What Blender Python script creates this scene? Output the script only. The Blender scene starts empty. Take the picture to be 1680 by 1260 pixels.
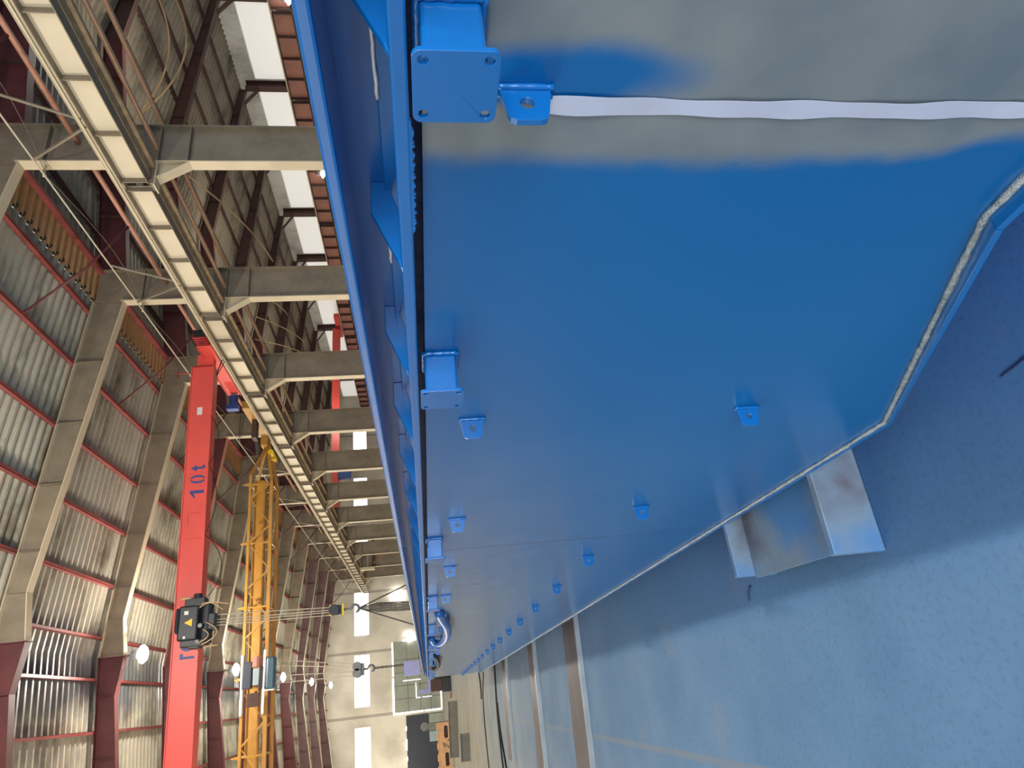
import bpy, math, random
from mathutils import Vector, Matrix
from mathutils.geometry import tessellate_polygon
random.seed(4)
S = bpy.context.scene
COL = S.collection
PI = math.pi
ORD = ['nearest', 'second', 'third', 'fourth', 'fifth', 'sixth', 'seventh', 'eighth', 'ninth', 'tenth',
       'eleventh', 'twelfth', 'thirteenth', 'fourteenth', 'fifteenth', 'sixteenth', 'seventeenth', 'eighteenth', 'nineteenth', 'twentieth']

# ------------------------------------------------------------------ materials
def srgb(r, g, b):
    f = lambda c: (c/255/12.92) if c/255 <= .04045 else ((c/255+.055)/1.055)**2.4
    return (f(r), f(g), f(b), 1)

def new_mat(name):
    m = bpy.data.materials.new(name); m.use_nodes = True
    nt = m.node_tree
    return m, nt, nt.nodes, nt.links, nt.nodes['Principled BSDF']

def paint(name, col, rough=.5, metal=0.0, dirt=.25, scale=3.0, bump=0.0, coat=0.0, dirtcol=None, bscale=60, stretch=None):
    """painted or bare steel with large soft wear patches and a fine surface texture"""
    m, nt, N, L, B = new_mat(name)
    tc = N.new('ShaderNodeTexCoord')
    src = tc.outputs['Object']
    if stretch:
        mp = N.new('ShaderNodeMapping'); mp.inputs['Scale'].default_value = stretch
        L.new(src, mp.inputs['Vector']); src = mp.outputs['Vector']
    n = N.new('ShaderNodeTexNoise'); n.inputs['Scale'].default_value = scale; n.inputs['Detail'].default_value = 6
    n.inputs['Roughness'].default_value = .6
    L.new(src, n.inputs['Vector'])
    r = N.new('ShaderNodeValToRGB')
    d = dirtcol or tuple(c*(1-dirt) for c in col[:3])+(1,)
    r.color_ramp.elements[0].position = .32; r.color_ramp.elements[0].color = d
    r.color_ramp.elements[1].position = .62; r.color_ramp.elements[1].color = col
    L.new(n.outputs['Fac'], r.inputs['Fac']); L.new(r.outputs['Color'], B.inputs['Base Color'])
    B.inputs['Roughness'].default_value = rough; B.inputs['Metallic'].default_value = metal
    B.inputs['Coat Weight'].default_value = coat; B.inputs['Coat Roughness'].default_value = .12
    if bump:
        b = N.new('ShaderNodeTexNoise'); b.inputs['Scale'].default_value = bscale; b.inputs['Detail'].default_value = 3
        L.new(tc.outputs['Object'], b.inputs['Vector'])
        bp = N.new('ShaderNodeBump'); bp.inputs['Strength'].default_value = bump; bp.inputs['Distance'].default_value = .01
        L.new(b.outputs['Fac'], bp.inputs['Height']); L.new(bp.outputs['Normal'], B.inputs['Normal'])
    return m

def glow(name, col, strength):
    m, nt, N, L, B = new_mat(name)
    B.inputs['Base Color'].default_value = (.8, .8, .8, 1)
    B.inputs['Emission Color'].default_value = col; B.inputs['Emission Strength'].default_value = strength
    return m

M = {}
M['beige'] = paint('grey beige steel paint', srgb(138, 125, 105), .5, dirt=.3, scale=1.5)
M['cream'] = paint('cream steel paint', srgb(205, 190, 160), .5, dirt=.14, scale=1.2)
M['girder'] = paint('lit girder paint', srgb(212, 199, 172), .5, dirt=.1, scale=.8)  # girder web: lamp light on it put into a lighter tone
M['brown'] = paint('dark red primer', srgb(98, 46, 47), .55, dirt=.35, scale=1.6)
M['greyred'] = paint('faded mauve primer', srgb(126, 98, 98), .55, dirt=.3, scale=1.6)
M['darkbrown'] = paint('dark brown steel primer', srgb(84, 58, 52), .6, dirt=.35, scale=1.5)
M['strut'] = paint('pale salmon strut primer', srgb(228, 180, 142), .5, dirt=.15, scale=2)
M['brick'] = paint('brick red girder primer', srgb(158, 106, 90), .6, dirt=.25, scale=1.2)
M['purlin'] = paint('red purlin primer', srgb(150, 74, 70), .5, dirt=.35, scale=2)
M['pink'] = paint('salmon pipe primer', srgb(196, 140, 116), .5, dirt=.15, scale=2)
M['red'] = paint('crane red paint', srgb(238, 92, 82), .42, dirt=.12, scale=.8)
M['darkred'] = paint('crane dark red paint', srgb(165, 36, 38), .45, dirt=.2, scale=2)
M['yellow'] = paint('crane yellow paint', srgb(192, 142, 60), .45, dirt=.2, scale=2)
M['black'] = paint('black machine paint', srgb(38, 42, 48), .45, dirt=.4, scale=6)
M['rubber'] = paint('black rubber', srgb(26, 26, 28), .7, dirt=.3, scale=6)
M['teal'] = paint('dark teal hoist paint', srgb(62, 96, 112), .4, dirt=.25, scale=6)
M['backchan'] = paint('dirty brown grey steel', srgb(176, 150, 116), .7, dirt=.5, scale=4)
M['tan'] = paint('dull tan gutter sheet', srgb(150, 124, 96), .6, dirt=.3, scale=3)
M['bluemotor'] = paint('blue motor paint', srgb(40, 84, 160), .4, dirt=.3, scale=6)
M['steelgrey'] = paint('grey machine steel', srgb(120, 122, 122), .45, metal=.3, dirt=.35, scale=5)
M['rope'] = paint('greased rope steel', srgb(190, 180, 160), .5, dirt=.2, scale=8)
M['chain'] = paint('dark chain steel', srgb(92, 88, 80), .5, metal=.2, dirt=.4, scale=20)
M['cable'] = paint('cream cable sheath', srgb(205, 172, 128), .6, dirt=.15, scale=4)
M['white'] = paint('white paint', srgb(232, 230, 225), .5, dirt=.08, scale=4)
M['warn'] = paint('warning yellow', srgb(240, 196, 40), .5, dirt=.05)
M['letter'] = paint('blue lettering paint', srgb(62, 78, 140), .5, dirt=.15, scale=6)
M['lav'] = paint('lavender blue paint', srgb(150, 155, 205), .45, dirt=.12, scale=4)
M['orange'] = paint('orange beam paint', srgb(216, 166, 122), .5, dirt=.25, scale=3)
M['cabinet'] = paint('pale grey cabinet paint', srgb(150, 172, 178), .45, dirt=.1, scale=3)
M['gate'] = paint('grey green gate panel', srgb(158, 164, 152), .55, dirt=.14, scale=1.2)
M['gaterib'] = paint('dark gate rib', srgb(118, 124, 114), .55, dirt=.2, scale=2)
M['navy'] = paint('dark slate gate paint', srgb(56, 62, 74), .6, dirt=.25, scale=1)
M['darkchan'] = paint('mill scale steel', srgb(112, 110, 106), .5, metal=.2, dirt=.25, scale=2)
M['rail'] = paint('worn steel strip', srgb(86, 82, 84), .5, metal=.05, dirt=.45, scale=2.5, bump=.15, stretch=(.6, 3, 3))
M['railedge'] = paint('ground steel edge', srgb(150, 160, 168), .4, metal=.2, dirt=.25, scale=3)
M['weld'] = paint('bare bright weld metal', srgb(176, 188, 192), .3, metal=.45, dirt=.4, scale=60, bump=.6, bscale=220)
M['weldbright'] = paint('bright skip weld', srgb(236, 238, 236), .4, metal=.1, dirt=.15, scale=60)
M['tape'] = paint('white masking tape', srgb(182, 190, 212), .65, dirt=.06, scale=8, bump=.1, bscale=25)
M['lamp'] = glow('lamp glass', (1, .98, .94, 1), 30)
M['daylight'] = glow('daylit translucent glazing', (1, .98, .95, 1), 3.2)
M['sidelight'] = glow('added side window glow', (1, .91, .74, 1), 7.0)
M['gap'] = glow('daylight through the gate gap', (1, .99, .97, 1), 2.6)
M['blue'] = paint('glossy blue enamel', srgb(14, 104, 178), .2, dirt=.06, scale=3, coat=.3)
M['bluedeep'] = paint('blue enamel on hose', srgb(30, 92, 165), .35, dirt=.15, scale=8)
M['recess'] = paint('unpainted dark steel in the gap', srgb(52, 66, 106), .45, metal=.4, dirt=.4, scale=25, bump=.3)
M['polycarb'] = glow('pale translucent side glazing', (1, .97, .90, 1), .42)
M['ropedark'] = paint('thin grey cable', srgb(110, 100, 88), .6, dirt=.2)
M['orangesheet'] = paint('ochre fibreglass sheet', srgb(200, 154, 104), .6, dirt=.2, scale=2)

def sheet_mat(name, base, dark, rough=.4, metal=.35, soot=False):
    """galvanised sheet with rusty and sooty stains in patches that stay on the sheet"""
    m, nt, N, L, B = new_mat(name)
    tc = N.new('ShaderNodeTexCoord')
    mp = N.new('ShaderNodeMapping'); mp.inputs['Scale'].default_value = (.28, .55, .3)
    L.new(tc.outputs['Object'], mp.inputs['Vector'])
    n = N.new('ShaderNodeTexNoise'); n.inputs['Scale'].default_value = 1.1; n.inputs['Detail'].default_value = 8; n.inputs['Roughness'].default_value = .65
    L.new(mp.outputs['Vector'], n.inputs['Vector'])
    r = N.new('ShaderNodeValToRGB'); E = r.color_ramp.elements
    E[0].position = .34; E[0].color = dark; E[1].position = .52; E[1].color = base
    e = E.new(.75); e.color = tuple(min(1, c*1.12) for c in base[:3])+(1,)
    L.new(n.outputs['Fac'], r.inputs['Fac'])
    n2 = N.new('ShaderNodeTexNoise'); n2.inputs['Scale'].default_value = 9; n2.inputs['Detail'].default_value = 4
    L.new(tc.outputs['Object'], n2.inputs['Vector'])
    mx = N.new('ShaderNodeMixRGB'); mx.blend_type = 'MULTIPLY'; mx.inputs['Fac'].default_value = .35
    L.new(r.outputs['Color'], mx.inputs['Color1']); L.new(n2.outputs['Color'], mx.inputs['Color2'])
    fin = mx.outputs['Color']
    if soot:
        sp = N.new('ShaderNodeSeparateXYZ'); L.new(tc.outputs['Object'], sp.inputs['Vector'])
        def mt(op, a, b):
            q = N.new('ShaderNodeMath'); q.operation = op
            for i, v in enumerate((a, b)):
                if isinstance(v, (int, float)): q.inputs[i].default_value = v
                else: L.new(v, q.inputs[i])
            return q.outputs[0]
        d = mt('ABSOLUTE', mt('SUBTRACT', sp.outputs['X'], 1.9), 0)
        n3 = N.new('ShaderNodeTexNoise'); n3.inputs['Scale'].default_value = .75; n3.inputs['Detail'].default_value = 5; L.new(tc.outputs['Object'], n3.inputs['Vector'])
        d = mt('ADD', d, mt('MULTIPLY', mt('SUBTRACT', n3.outputs['Fac'], .5), 4.5))
        mr = N.new('ShaderNodeMapRange'); mr.inputs['From Min'].default_value = .3; mr.inputs['From Max'].default_value = 1.5
        mr.inputs['To Min'].default_value = .8; mr.inputs['To Max'].default_value = 0; L.new(d, mr.inputs['Value'])
        m2 = N.new('ShaderNodeMixRGB'); L.new(mr.outputs[0], m2.inputs['Fac']); L.new(fin, m2.inputs['Color1']); m2.inputs['Color2'].default_value = srgb(74, 80, 88)
        fin = m2.outputs['Color']
    L.new(fin, B.inputs['Base Color'])
    B.inputs['Roughness'].default_value = rough; B.inputs['Metallic'].default_value = metal
    return m
M['sheet'] = sheet_mat('galvanised roof sheet', srgb(196, 190, 170), srgb(118, 106, 88), .5, .0, True)
M['sheet2'] = sheet_mat('weathered roof sheet', srgb(170, 158, 136), srgb(104, 94, 78), .55, 0)
M['whitewall'] = sheet_mat('white wall sheet', srgb(226, 224, 216), srgb(186, 184, 176), .6, 0)

def endwall_mat():
    m, nt, N, L, B = new_mat('cream wall panels with joints')
    tc = N.new('ShaderNodeTexCoord')
    sp = N.new('ShaderNodeSeparateXYZ'); L.new(tc.outputs['Object'], sp.inputs['Vector'])
    def line(out, period, off, w):
        a = N.new('ShaderNodeMath'); a.operation = 'ADD'; a.inputs[1].default_value = off; L.new(out, a.inputs[0])
        b = N.new('ShaderNodeMath'); b.operation = 'DIVIDE'; b.inputs[1].default_value = period; L.new(a.outputs[0], b.inputs[0])
        c = N.new('ShaderNodeMath'); c.operation = 'FRACT'; L.new(b.outputs[0], c.inputs[0])
        d = N.new('ShaderNodeMath'); d.operation = 'LESS_THAN'; d.inputs[1].default_value = w/period; L.new(c.outputs[0], d.inputs[0])
        return d.outputs[0]
    v1 = line(sp.outputs['X'], 6.35, .95, .28); v2 = line(sp.outputs['X'], 1.27, .95, .03)
    a = N.new('ShaderNodeMath'); a.operation = 'MULTIPLY'; a.inputs[1].default_value = .55; L.new(v1, a.inputs[0])
    b = N.new('ShaderNodeMath'); b.operation = 'MULTIPLY'; b.inputs[1].default_value = .14; L.new(v2, b.inputs[0])
    mxm = N.new('ShaderNodeMath'); mxm.operation = 'MAXIMUM'; L.new(a.outputs[0], mxm.inputs[0]); L.new(b.outputs[0], mxm.inputs[1])
    n = N.new('ShaderNodeTexNoise'); n.inputs['Scale'].default_value = .35; n.inputs['Detail'].default_value = 7
    L.new(tc.outputs['Object'], n.inputs['Vector'])
    r = N.new('ShaderNodeValToRGB')
    r.color_ramp.elements[0].position = .35; r.color_ramp.elements[0].color = srgb(196, 190, 176)
    r.color_ramp.elements[1].position = .6; r.color_ramp.elements[1].color = srgb(226, 220, 206)
    L.new(n.outputs['Fac'], r.inputs['Fac'])
    mx = N.new('ShaderNodeMixRGB'); mx.inputs['Color2'].default_value = srgb(120, 112, 104)
    L.new(mxm.outputs[0], mx.inputs['Fac']); L.new(r.outputs['Color'], mx.inputs['Color1'])
    L.new(mx.outputs['Color'], B.inputs['Base Color']); B.inputs['Roughness'].default_value = .7
    return m
M['endwall'] = endwall_mat()

def floor_mat():
    m, nt, N, L, B = new_mat('concrete floor with blue overspray')
    tc = N.new('ShaderNodeTexCoord'); O = tc.outputs['Object']
    sp = N.new('ShaderNodeSeparateXYZ'); L.new(O, sp.inputs['Vector'])
    n1 = N.new('ShaderNodeTexNoise'); n1.inputs['Scale'].default_value = .9; n1.inputs['Detail'].default_value = 9; n1.inputs['Roughness'].default_value = .62
    L.new(O, n1.inputs['Vector'])
    n2 = N.new('ShaderNodeTexNoise'); n2.inputs['Scale'].default_value = 42; n2.inputs['Detail'].default_value = 9; n2.inputs['Roughness'].default_value = .75
    L.new(O, n2.inputs['Vector'])
    conc = N.new('ShaderNodeValToRGB')
    conc.color_ramp.elements[0].position = .3; conc.color_ramp.elements[0].color = srgb(120, 118, 104)
    conc.color_ramp.elements[1].position = .7; conc.color_ramp.elements[1].color = srgb(144, 140, 122)
    L.new(n1.outputs['Fac'], conc.inputs['Fac'])
    def math_(op, a, b=None, clamp=False):
        q = N.new('ShaderNodeMath'); q.operation = op; q.use_clamp = clamp
        for i, s in enumerate((a, b)):
            if s is None: continue
            if isinstance(s, (int, float)): q.inputs[i].default_value = s
            else: L.new(s, q.inputs[i])
        return q.outputs[0]
    # overspray thins out with distance along the hall and away from the blue body
    wob = math_('MULTIPLY', math_('SUBTRACT', n1.outputs['Fac'], .5), 7.0)
    fy = N.new('ShaderNodeMapRange'); fy.inputs['From Min'].default_value = 4; fy.inputs['From Max'].default_value = 26
    fy.inputs['To Min'].default_value = .98; fy.inputs['To Max'].default_value = .05
    L.new(math_('ADD', sp.outputs['Y'], wob), fy.inputs['Value'])
    fx = N.new('ShaderNodeMapRange'); fx.inputs['From Min'].default_value = -4; fx.inputs['From Max'].default_value = -.5
    fx.inputs['To Min'].default_value = .55; fx.inputs['To Max'].default_value = 1
    L.new(sp.outputs['X'], fx.inputs['Value'])
    amt = math_('MULTIPLY', fy.outputs[0], fx.outputs[0])
    blue = N.new('ShaderNodeValToRGB')
    blue.color_ramp.elements[0].position = .25; blue.color_ramp.elements[0].color = srgb(64, 104, 142)
    blue.color_ramp.elements[1].position = .75; blue.color_ramp.elements[1].color = srgb(92, 130, 164)
    L.new(n1.outputs['Fac'], blue.inputs['Fac'])
    mx = N.new('ShaderNodeMixRGB'); L.new(amt, mx.inputs['Fac']); L.new(conc.outputs['Color'], mx.inputs['Color1']); L.new(blue.outputs['Color'], mx.inputs['Color2'])
    # heavy overspray under and right beside the body
    hv = N.new('ShaderNodeMapRange'); hv.inputs['From Min'].default_value = .15; hv.inputs['From Max'].default_value = .85
    hv.inputs['To Min'].default_value = 0; hv.inputs['To Max'].default_value = .75
    L.new(math_('ADD', sp.outputs['X'], math_('MULTIPLY', math_('SUBTRACT', n1.outputs['Fac'], .5), .9)), hv.inputs['Value'])
    hy = N.new('ShaderNodeMapRange'); hy.inputs['From Min'].default_value = 2; hy.inputs['From Max'].default_value = 9; hy.inputs['To Min'].default_value = 1; hy.inputs['To Max'].default_value = .2
    L.new(sp.outputs['Y'], hy.inputs['Value'])
    mx2 = N.new('ShaderNodeMixRGB'); L.new(math_('MULTIPLY', hv.outputs[0], hy.outputs[0]), mx2.inputs['Fac'])
    L.new(mx.outputs['Color'], mx2.inputs['Color1']); mx2.inputs['Color2'].default_value = srgb(56, 108, 172)
    # brown stains, pits, the joint
    st = N.new('ShaderNodeTexNoise'); st.inputs['Scale'].default_value = 1.7; st.inputs['Detail'].default_value = 5; L.new(O, st.inputs['Vector'])
    sr = N.new('ShaderNodeValToRGB'); sr.color_ramp.elements[0].position = .6; sr.color_ramp.elements[0].color = (0, 0, 0, 1); sr.color_ramp.elements[1].position = .75; sr.color_ramp.elements[1].color = (.4, .4, .4, 1)
    L.new(st.outputs['Fac'], sr.inputs['Fac'])
    mx3 = N.new('ShaderNodeMixRGB'); L.new(sr.outputs['Color'], mx3.inputs['Fac']); L.new(mx2.outputs['Color'], mx3.inputs['Color1']); mx3.inputs['Color2'].default_value = srgb(128, 124, 126)
    pit = N.new('ShaderNodeValToRGB'); pit.color_ramp.elements[0].position = .26; pit.color_ramp.elements[0].color = (.45, .46, .48, 1); pit.color_ramp.elements[1].position = .5; pit.color_ramp.elements[1].color = (1, 1, 1, 1)
    L.new(n2.outputs['Fac'], pit.inputs['Fac'])
    mx4 = N.new('ShaderNodeMixRGB'); mx4.blend_type = 'MULTIPLY'; mx4.inputs['Fac'].default_value = .62
    L.new(mx3.outputs['Color'], mx4.inputs['Color1']); L.new(pit.outputs['Color'], mx4.inputs['Color2'])
    jx = math_('LESS_THAN', math_('ABSOLUTE', math_('ADD', math_('ADD', sp.outputs['X'], .48), math_('MULTIPLY', math_('SUBTRACT', n2.outputs['Fac'], .5), .03))), .022)
    mx5 = N.new('ShaderNodeMixRGB'); L.new(math_('MULTIPLY', jx, .45), mx5.inputs['Fac']); L.new(mx4.outputs['Color'], mx5.inputs['Color1']); mx5.inputs['Color2'].default_value = srgb(120, 122, 120)
    L.new(mx5.outputs['Color'], B.inputs['Base Color'])
    B.inputs['Roughness'].default_value = .7; B.inputs['Specular IOR Level'].default_value = .35
    bp = N.new('ShaderNodeBump'); bp.inputs['Strength'].default_value = .12; bp.inputs['Distance'].default_value = .006
    L.new(n2.outputs['Fac'], bp.inputs['Height']); L.new(bp.outputs['Normal'], B.inputs['Normal'])
    return m
M['floor'] = floor_mat()

def shell_mat():
    """blue enamel with bare grey primer where the spray has not reached, far end partly painted reflection (object space: y along the body, z up)"""
    m, nt, N, L, B = new_mat('blue enamel partly sprayed over grey primer')
    tc = N.new('ShaderNodeTexCoord'); O = tc.outputs['Object']
    sp = N.new('ShaderNodeSeparateXYZ'); L.new(O, sp.inputs['Vector'])
    def mt(op, a, b=None, c=None, clamp=False):
        q = N.new('ShaderNodeMath'); q.operation = op; q.use_clamp = clamp
        for i, s in enumerate((a, b, c)):
            if s is None: continue
            if isinstance(s, (int, float)): q.inputs[i].default_value = s
            else: L.new(s, q.inputs[i])
        return q.outputs[0]
    def sm(v, a, b):
        q = N.new('ShaderNodeMapRange'); q.interpolation_type = 'SMOOTHSTEP'
        q.inputs['From Min'].default_value = a; q.inputs['From Max'].default_value = b
        L.new(v, q.inputs['Value']); return q.outputs[0]
    n = N.new('ShaderNodeTexNoise'); n.inputs['Scale'].default_value = 5.5; n.inputs['Detail'].default_value = 5; L.new(O, n.inputs['Vector'])
    w = mt('SUBTRACT', n.outputs['Fac'], .5)
    Yw = mt('ADD', sp.outputs['Y'], mt('MULTIPLY', w, .075))
    zz = sp.outputs['Z']
    # lower edge of the unsprayed band lies nearer the body's tail low down
    low = mt('MULTIPLY', mt('SUBTRACT', 1.0, sm(zz, .72, .95)), .045)
    band = mt('SUBTRACT', 1.0, sm(mt('ADD', Yw, low), .618, .658))
    # a blue pass of the gun above the tape, beside the bracket
    ey = mt('DIVIDE', mt('SUBTRACT', Yw, .515), .052); ez = mt('DIVIDE', mt('SUBTRACT', zz, 1.46), .22)
    rr = mt('SQRT', mt('ADD', mt('MULTIPLY', ey, ey), mt('MULTIPLY', ez, ez)))
    blob = mt('SUBTRACT', 1.0, sm(rr, .55, 1.15))
    past = mt('SUBTRACT', 1.0, sm(sp.outputs['Y'], .545, .56))
    g = mt('MULTIPLY', band, mt('SUBTRACT', 1.0, mt('MULTIPLY', blob, past)))
    # far upper part: unpainted grey, partly a reflection put into the colour
    n3 = N.new('ShaderNodeTexNoise'); n3.inputs['Scale'].default_value = .6; n3.inputs['Detail'].default_value = 3; L.new(O, n3.inputs['Vector'])
    far = mt('MULTIPLY', mt('MULTIPLY', sm(mt('ADD', sp.outputs['Y'], mt('MULTIPLY', mt('SUBTRACT', n3.outputs['Fac'], .5), 3)), 1.6, 5.5), sm(zz, .35, 1.3)), .55)
    g = mt('MAXIMUM', g, far)
    prim = N.new('ShaderNodeValToRGB'); prim.color_ramp.elements[0].position = .3; prim.color_ramp.elements[0].color = srgb(100, 112, 122)
    prim.color_ramp.elements[1].position = .7; prim.color_ramp.elements[1].color = srgb(130, 137, 139)
    L.new(n.outputs['Fac'], prim.inputs['Fac'])
    bl = N.new('ShaderNodeValToRGB'); bl.color_ramp.elements[0].position = .3; bl.color_ramp.elements[0].color = srgb(6, 90, 154)
    bl.color_ramp.elements[1].position = .7; bl.color_ramp.elements[1].color = srgb(8, 97, 162)
    L.new(n3.outputs['Fac'], bl.inputs['Fac'])
    mx = N.new('ShaderNodeMixRGB'); L.new(g, mx.inputs['Fac']); L.new(bl.outputs['Color'], mx.inputs['Color1']); L.new(prim.outputs['Color'], mx.inputs['Color2'])
    # plate joints across the side
    js = mt('FRACT', mt('DIVIDE', mt('SUBTRACT', sp.outputs['Y'], 3.03), 5.2))
    sc = mt('LESS_THAN', js, .0035)
    ok = mt('GREATER_THAN', sp.outputs['Y'], 2.0)
    mx2 = N.new('ShaderNodeMixRGB'); L.new(mt('MULTIPLY', mt('MULTIPLY', sc, ok), .55), mx2.inputs['Fac']); L.new(mx.outputs['Color'], mx2.inputs['Color1']); mx2.inputs['Color2'].default_value = srgb(20, 40, 70)
    L.new(mx2.outputs['Color'], B.inputs['Base Color'])
    ro = mt('ADD', mt('MULTIPLY', g, .1), .24)
    L.new(ro, B.inputs['Roughness']); B.inputs['Specular IOR Level'].default_value = .4
    B.inputs['Coat Weight'].default_value = .12; B.inputs['Coat Roughness'].default_value = .16
    fb = N.new('ShaderNodeTexNoise'); fb.inputs['Scale'].default_value = 2.2; fb.inputs['Detail'].default_value = 2; L.new(O, fb.inputs['Vector'])
    bp = N.new('ShaderNodeBump'); bp.inputs['Strength'].default_value = .04; bp.inputs['Distance'].default_value = .01
    L.new(fb.outputs['Fac'], bp.inputs['Height']); L.new(bp.outputs['Normal'], B.inputs['Normal'])
    return m
M['shell'] = shell_mat()

def stand_mat():
    m, nt, N, L, B = new_mat('grey steel with blue and rust overspray')
    tc = N.new('ShaderNodeTexCoord'); O = tc.outputs['Object']
    n = N.new('ShaderNodeTexNoise'); n.inputs['Scale'].default_value = 2.6; n.inputs['Detail'].default_value = 4; L.new(O, n.inputs['Vector'])
    r = N.new('ShaderNodeValToRGB'); E = r.color_ramp.elements
    E[0].position = .3; E[0].color = srgb(98, 84, 90); E[1].position = .46; E[1].color = srgb(126, 146, 164)
    e = E.new(.6); e.color = srgb(78, 134, 188)
    L.new(n.outputs['Fac'], r.inputs['Fac']); L.new(r.outputs['Color'], B.inputs['Base Color'])
    B.inputs['Roughness'].default_value = .5; B.inputs['Metallic'].default_value = .15
    return m
M['stand'] = stand_mat()

# ------------------------------------------------------------------ mesh builder
class MB:
    def __init__(s): s.v = []; s.f = []
    def add(s, vs, fs):
        k = len(s.v); s.v += [tuple(p) for p in vs]; s.f += [tuple(i+k for i in f) for f in fs]; return s
    def box(s, x0, x1, y0, y1, z0, z1):
        vs = [(x, y, z) for x in (x0, x1) for y in (y0, y1) for z in (z0, z1)]
        return s.add(vs, [(0, 1, 3, 2), (4, 6, 7, 5), (0, 4, 5, 1), (2, 3, 7, 6), (0, 2, 6, 4), (1, 5, 7, 3)])
    def bar(s, p, q, w, h, up=(0, 0, 1)):
        p = Vector(p); q = Vector(q); d = (q-p).normalized(); up = Vector(up)
        a = d.cross(up)
        if a.length < 1e-4: a = d.cross(Vector((1, 0, 0)))
        a.normalize(); b = a.cross(d); a *= w/2; b *= h/2
        vs = [e+i*a+j*b for e in (p, q) for i in (-1, 1) for j in (-1, 1)]
        return s.add(vs, [(0, 1, 3, 2), (4, 6, 7, 5), (0, 4, 5, 1), (2, 3, 7, 6), (0, 2, 6, 4), (1, 5, 7, 3)])
    def tube(s, pts, r, n=8, caps=True):
        pts = [Vector(p) for p in pts]; m = len(pts); rs = r if isinstance(r, (list, tuple)) else [r]*m
        vs = []; prev = None
        for i, p in enumerate(pts):
            d = (pts[min(i+1, m-1)]-pts[max(i-1, 0)]).normalized()
            if prev is None:
                a = d.cross(Vector((0, 0, 1)))
                if a.length < 1e-3: a = d.cross(Vector((1, 0, 0)))
            else: a = prev-d*prev.dot(d)
            a.normalize(); prev = a; b = d.cross(a)
            for k in range(n):
                t = 2*PI*k/n; vs.append(p+(a*math.cos(t)+b*math.sin(t))*rs[i])
        fs = [(i*n+k, i*n+(k+1) % n, (i+1)*n+(k+1) % n, (i+1)*n+k) for i in range(m-1) for k in range(n)]
        if caps: fs += [tuple(range(n-1, -1, -1)), tuple(range((m-1)*n, m*n))]
        return s.add(vs, fs)
    def prism(s, poly, fn, t0, t1, holes=()):
        """extrude a 2-D outline (with holes) from t0 to t1; fn(a, b, t) gives the point"""
        loops = [list(poly)]+[list(h) for h in holes]
        flat = [p for l in loops for p in l]; n = len(flat)
        tris = tessellate_polygon([[Vector((a, b, 0)) for a, b in l] for l in loops])
        vs = [fn(a, b, t0) for a, b in flat]+[fn(a, b, t1) for a, b in flat]
        fs = [tuple(t) for t in tris]+[tuple(i+n for i in reversed(t)) for t in tris]
        k = 0
        for l in loops:
            c = len(l)
            fs += [(k+i, k+(i+1) % c, n+k+(i+1) % c, n+k+i) for i in range(c)]; k += c
        return s.add(vs, fs)
    def lathe(s, prof, c, n=20):
        """profile of (radius, height) turned about the vertical through c"""
        vs = [(c[0]+r*math.cos(2*PI*k/n), c[1]+r*math.sin(2*PI*k/n), c[2]+h) for r, h in prof for k in range(n)]
        m = len(prof)
        fs = [(i*n+k, i*n+(k+1) % n, (i+1)*n+(k+1) % n, (i+1)*n+k) for i in range(m-1) for k in range(n)]
        fs += [tuple(range(n-1, -1, -1)), tuple(range((m-1)*n, m*n))]
        return s.add(vs, fs)
    def build(s, name, mat, parent=None, bevel=0, smooth=False, off=(0, 0, 0)):
        me = bpy.data.meshes.new(name)
        ox, oy, oz = off
        me.from_pydata([(x-ox, y-oy, z-oz) for x, y, z in s.v], [], s.f)
        import bmesh
        bm = bmesh.new(); bm.from_mesh(me); bmesh.ops.recalc_face_normals(bm, faces=bm.faces); bm.to_mesh(me); bm.free()
        me.materials.append(M[mat] if isinstance(mat, str) else mat)
        o = bpy.data.objects.new(name, me); COL.objects.link(o)
        if parent: o.parent = parent
        if smooth:
            for p in me.polygons: p.use_smooth = True
        if bevel:
            b = o.modifiers.new('bevel', 'BEVEL'); b.width = bevel; b.segments = 2; b.limit_method = 'ANGLE'
            b.harden_normals = False
        return o

XZ = lambda a, b, t: (a, t, b)
YZ = lambda a, b, t: (t, a, b)
XY = lambda a, b, t: (a, b, t)

def tag(o, label, cat, group=None):
    o['label'] = label; o['category'] = cat
    if group: o['group'] = group
    return o
def root(name, loc, label, cat, group=None):
    o = bpy.data.objects.new(name, None); COL.objects.link(o); o.location = loc; o.empty_display_size = .2
    return tag(o, label, cat, group)
def struct(o):
    o['kind'] = 'structure'; return o
KIDS = {}
def copy_tree(o, kids, loc, label):
    c = o.copy(); COL.objects.link(c); c.location = loc; c['label'] = label
    out = []
    for ch in kids:
        d = ch.copy(); COL.objects.link(d); d.parent = c; out.append(d)
        for g in ch.children:
            if g.name.startswith('§'): continue
    return c, out
def recolour(objs, mat):
    for o in objs:
        o.material_slots[0].link = 'OBJECT'; o.material_slots[0].material = M[mat]

# ------------------------------------------------------------------ camera (the photo is a portrait shot lying on its side)
f = 1089.0
vY = Vector((-520, -139, f)).normalized()
vD = Vector((340, 7260, f)); vD = (vD-vY*vD.dot(vY)).normalized()
vZ = -vD; vX = vY.cross(vZ)
r_, d_, f_ = [Vector((vX[i], vY[i], vZ[i])) for i in range(3)]
cam = bpy.data.cameras.new('camera'); cam.sensor_fit = 'HORIZONTAL'; cam.sensor_width = 36; cam.lens = 36*f/1680
cam.clip_start = .02; cam.clip_end = 400
co = bpy.data.objects.new('camera', cam); COL.objects.link(co)
mw = Matrix((d_, r_, -f_)).transposed().to_4x4(); mw.translation = Vector((0, 0, 1.6)); co.matrix_world = mw
S.camera = co

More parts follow.
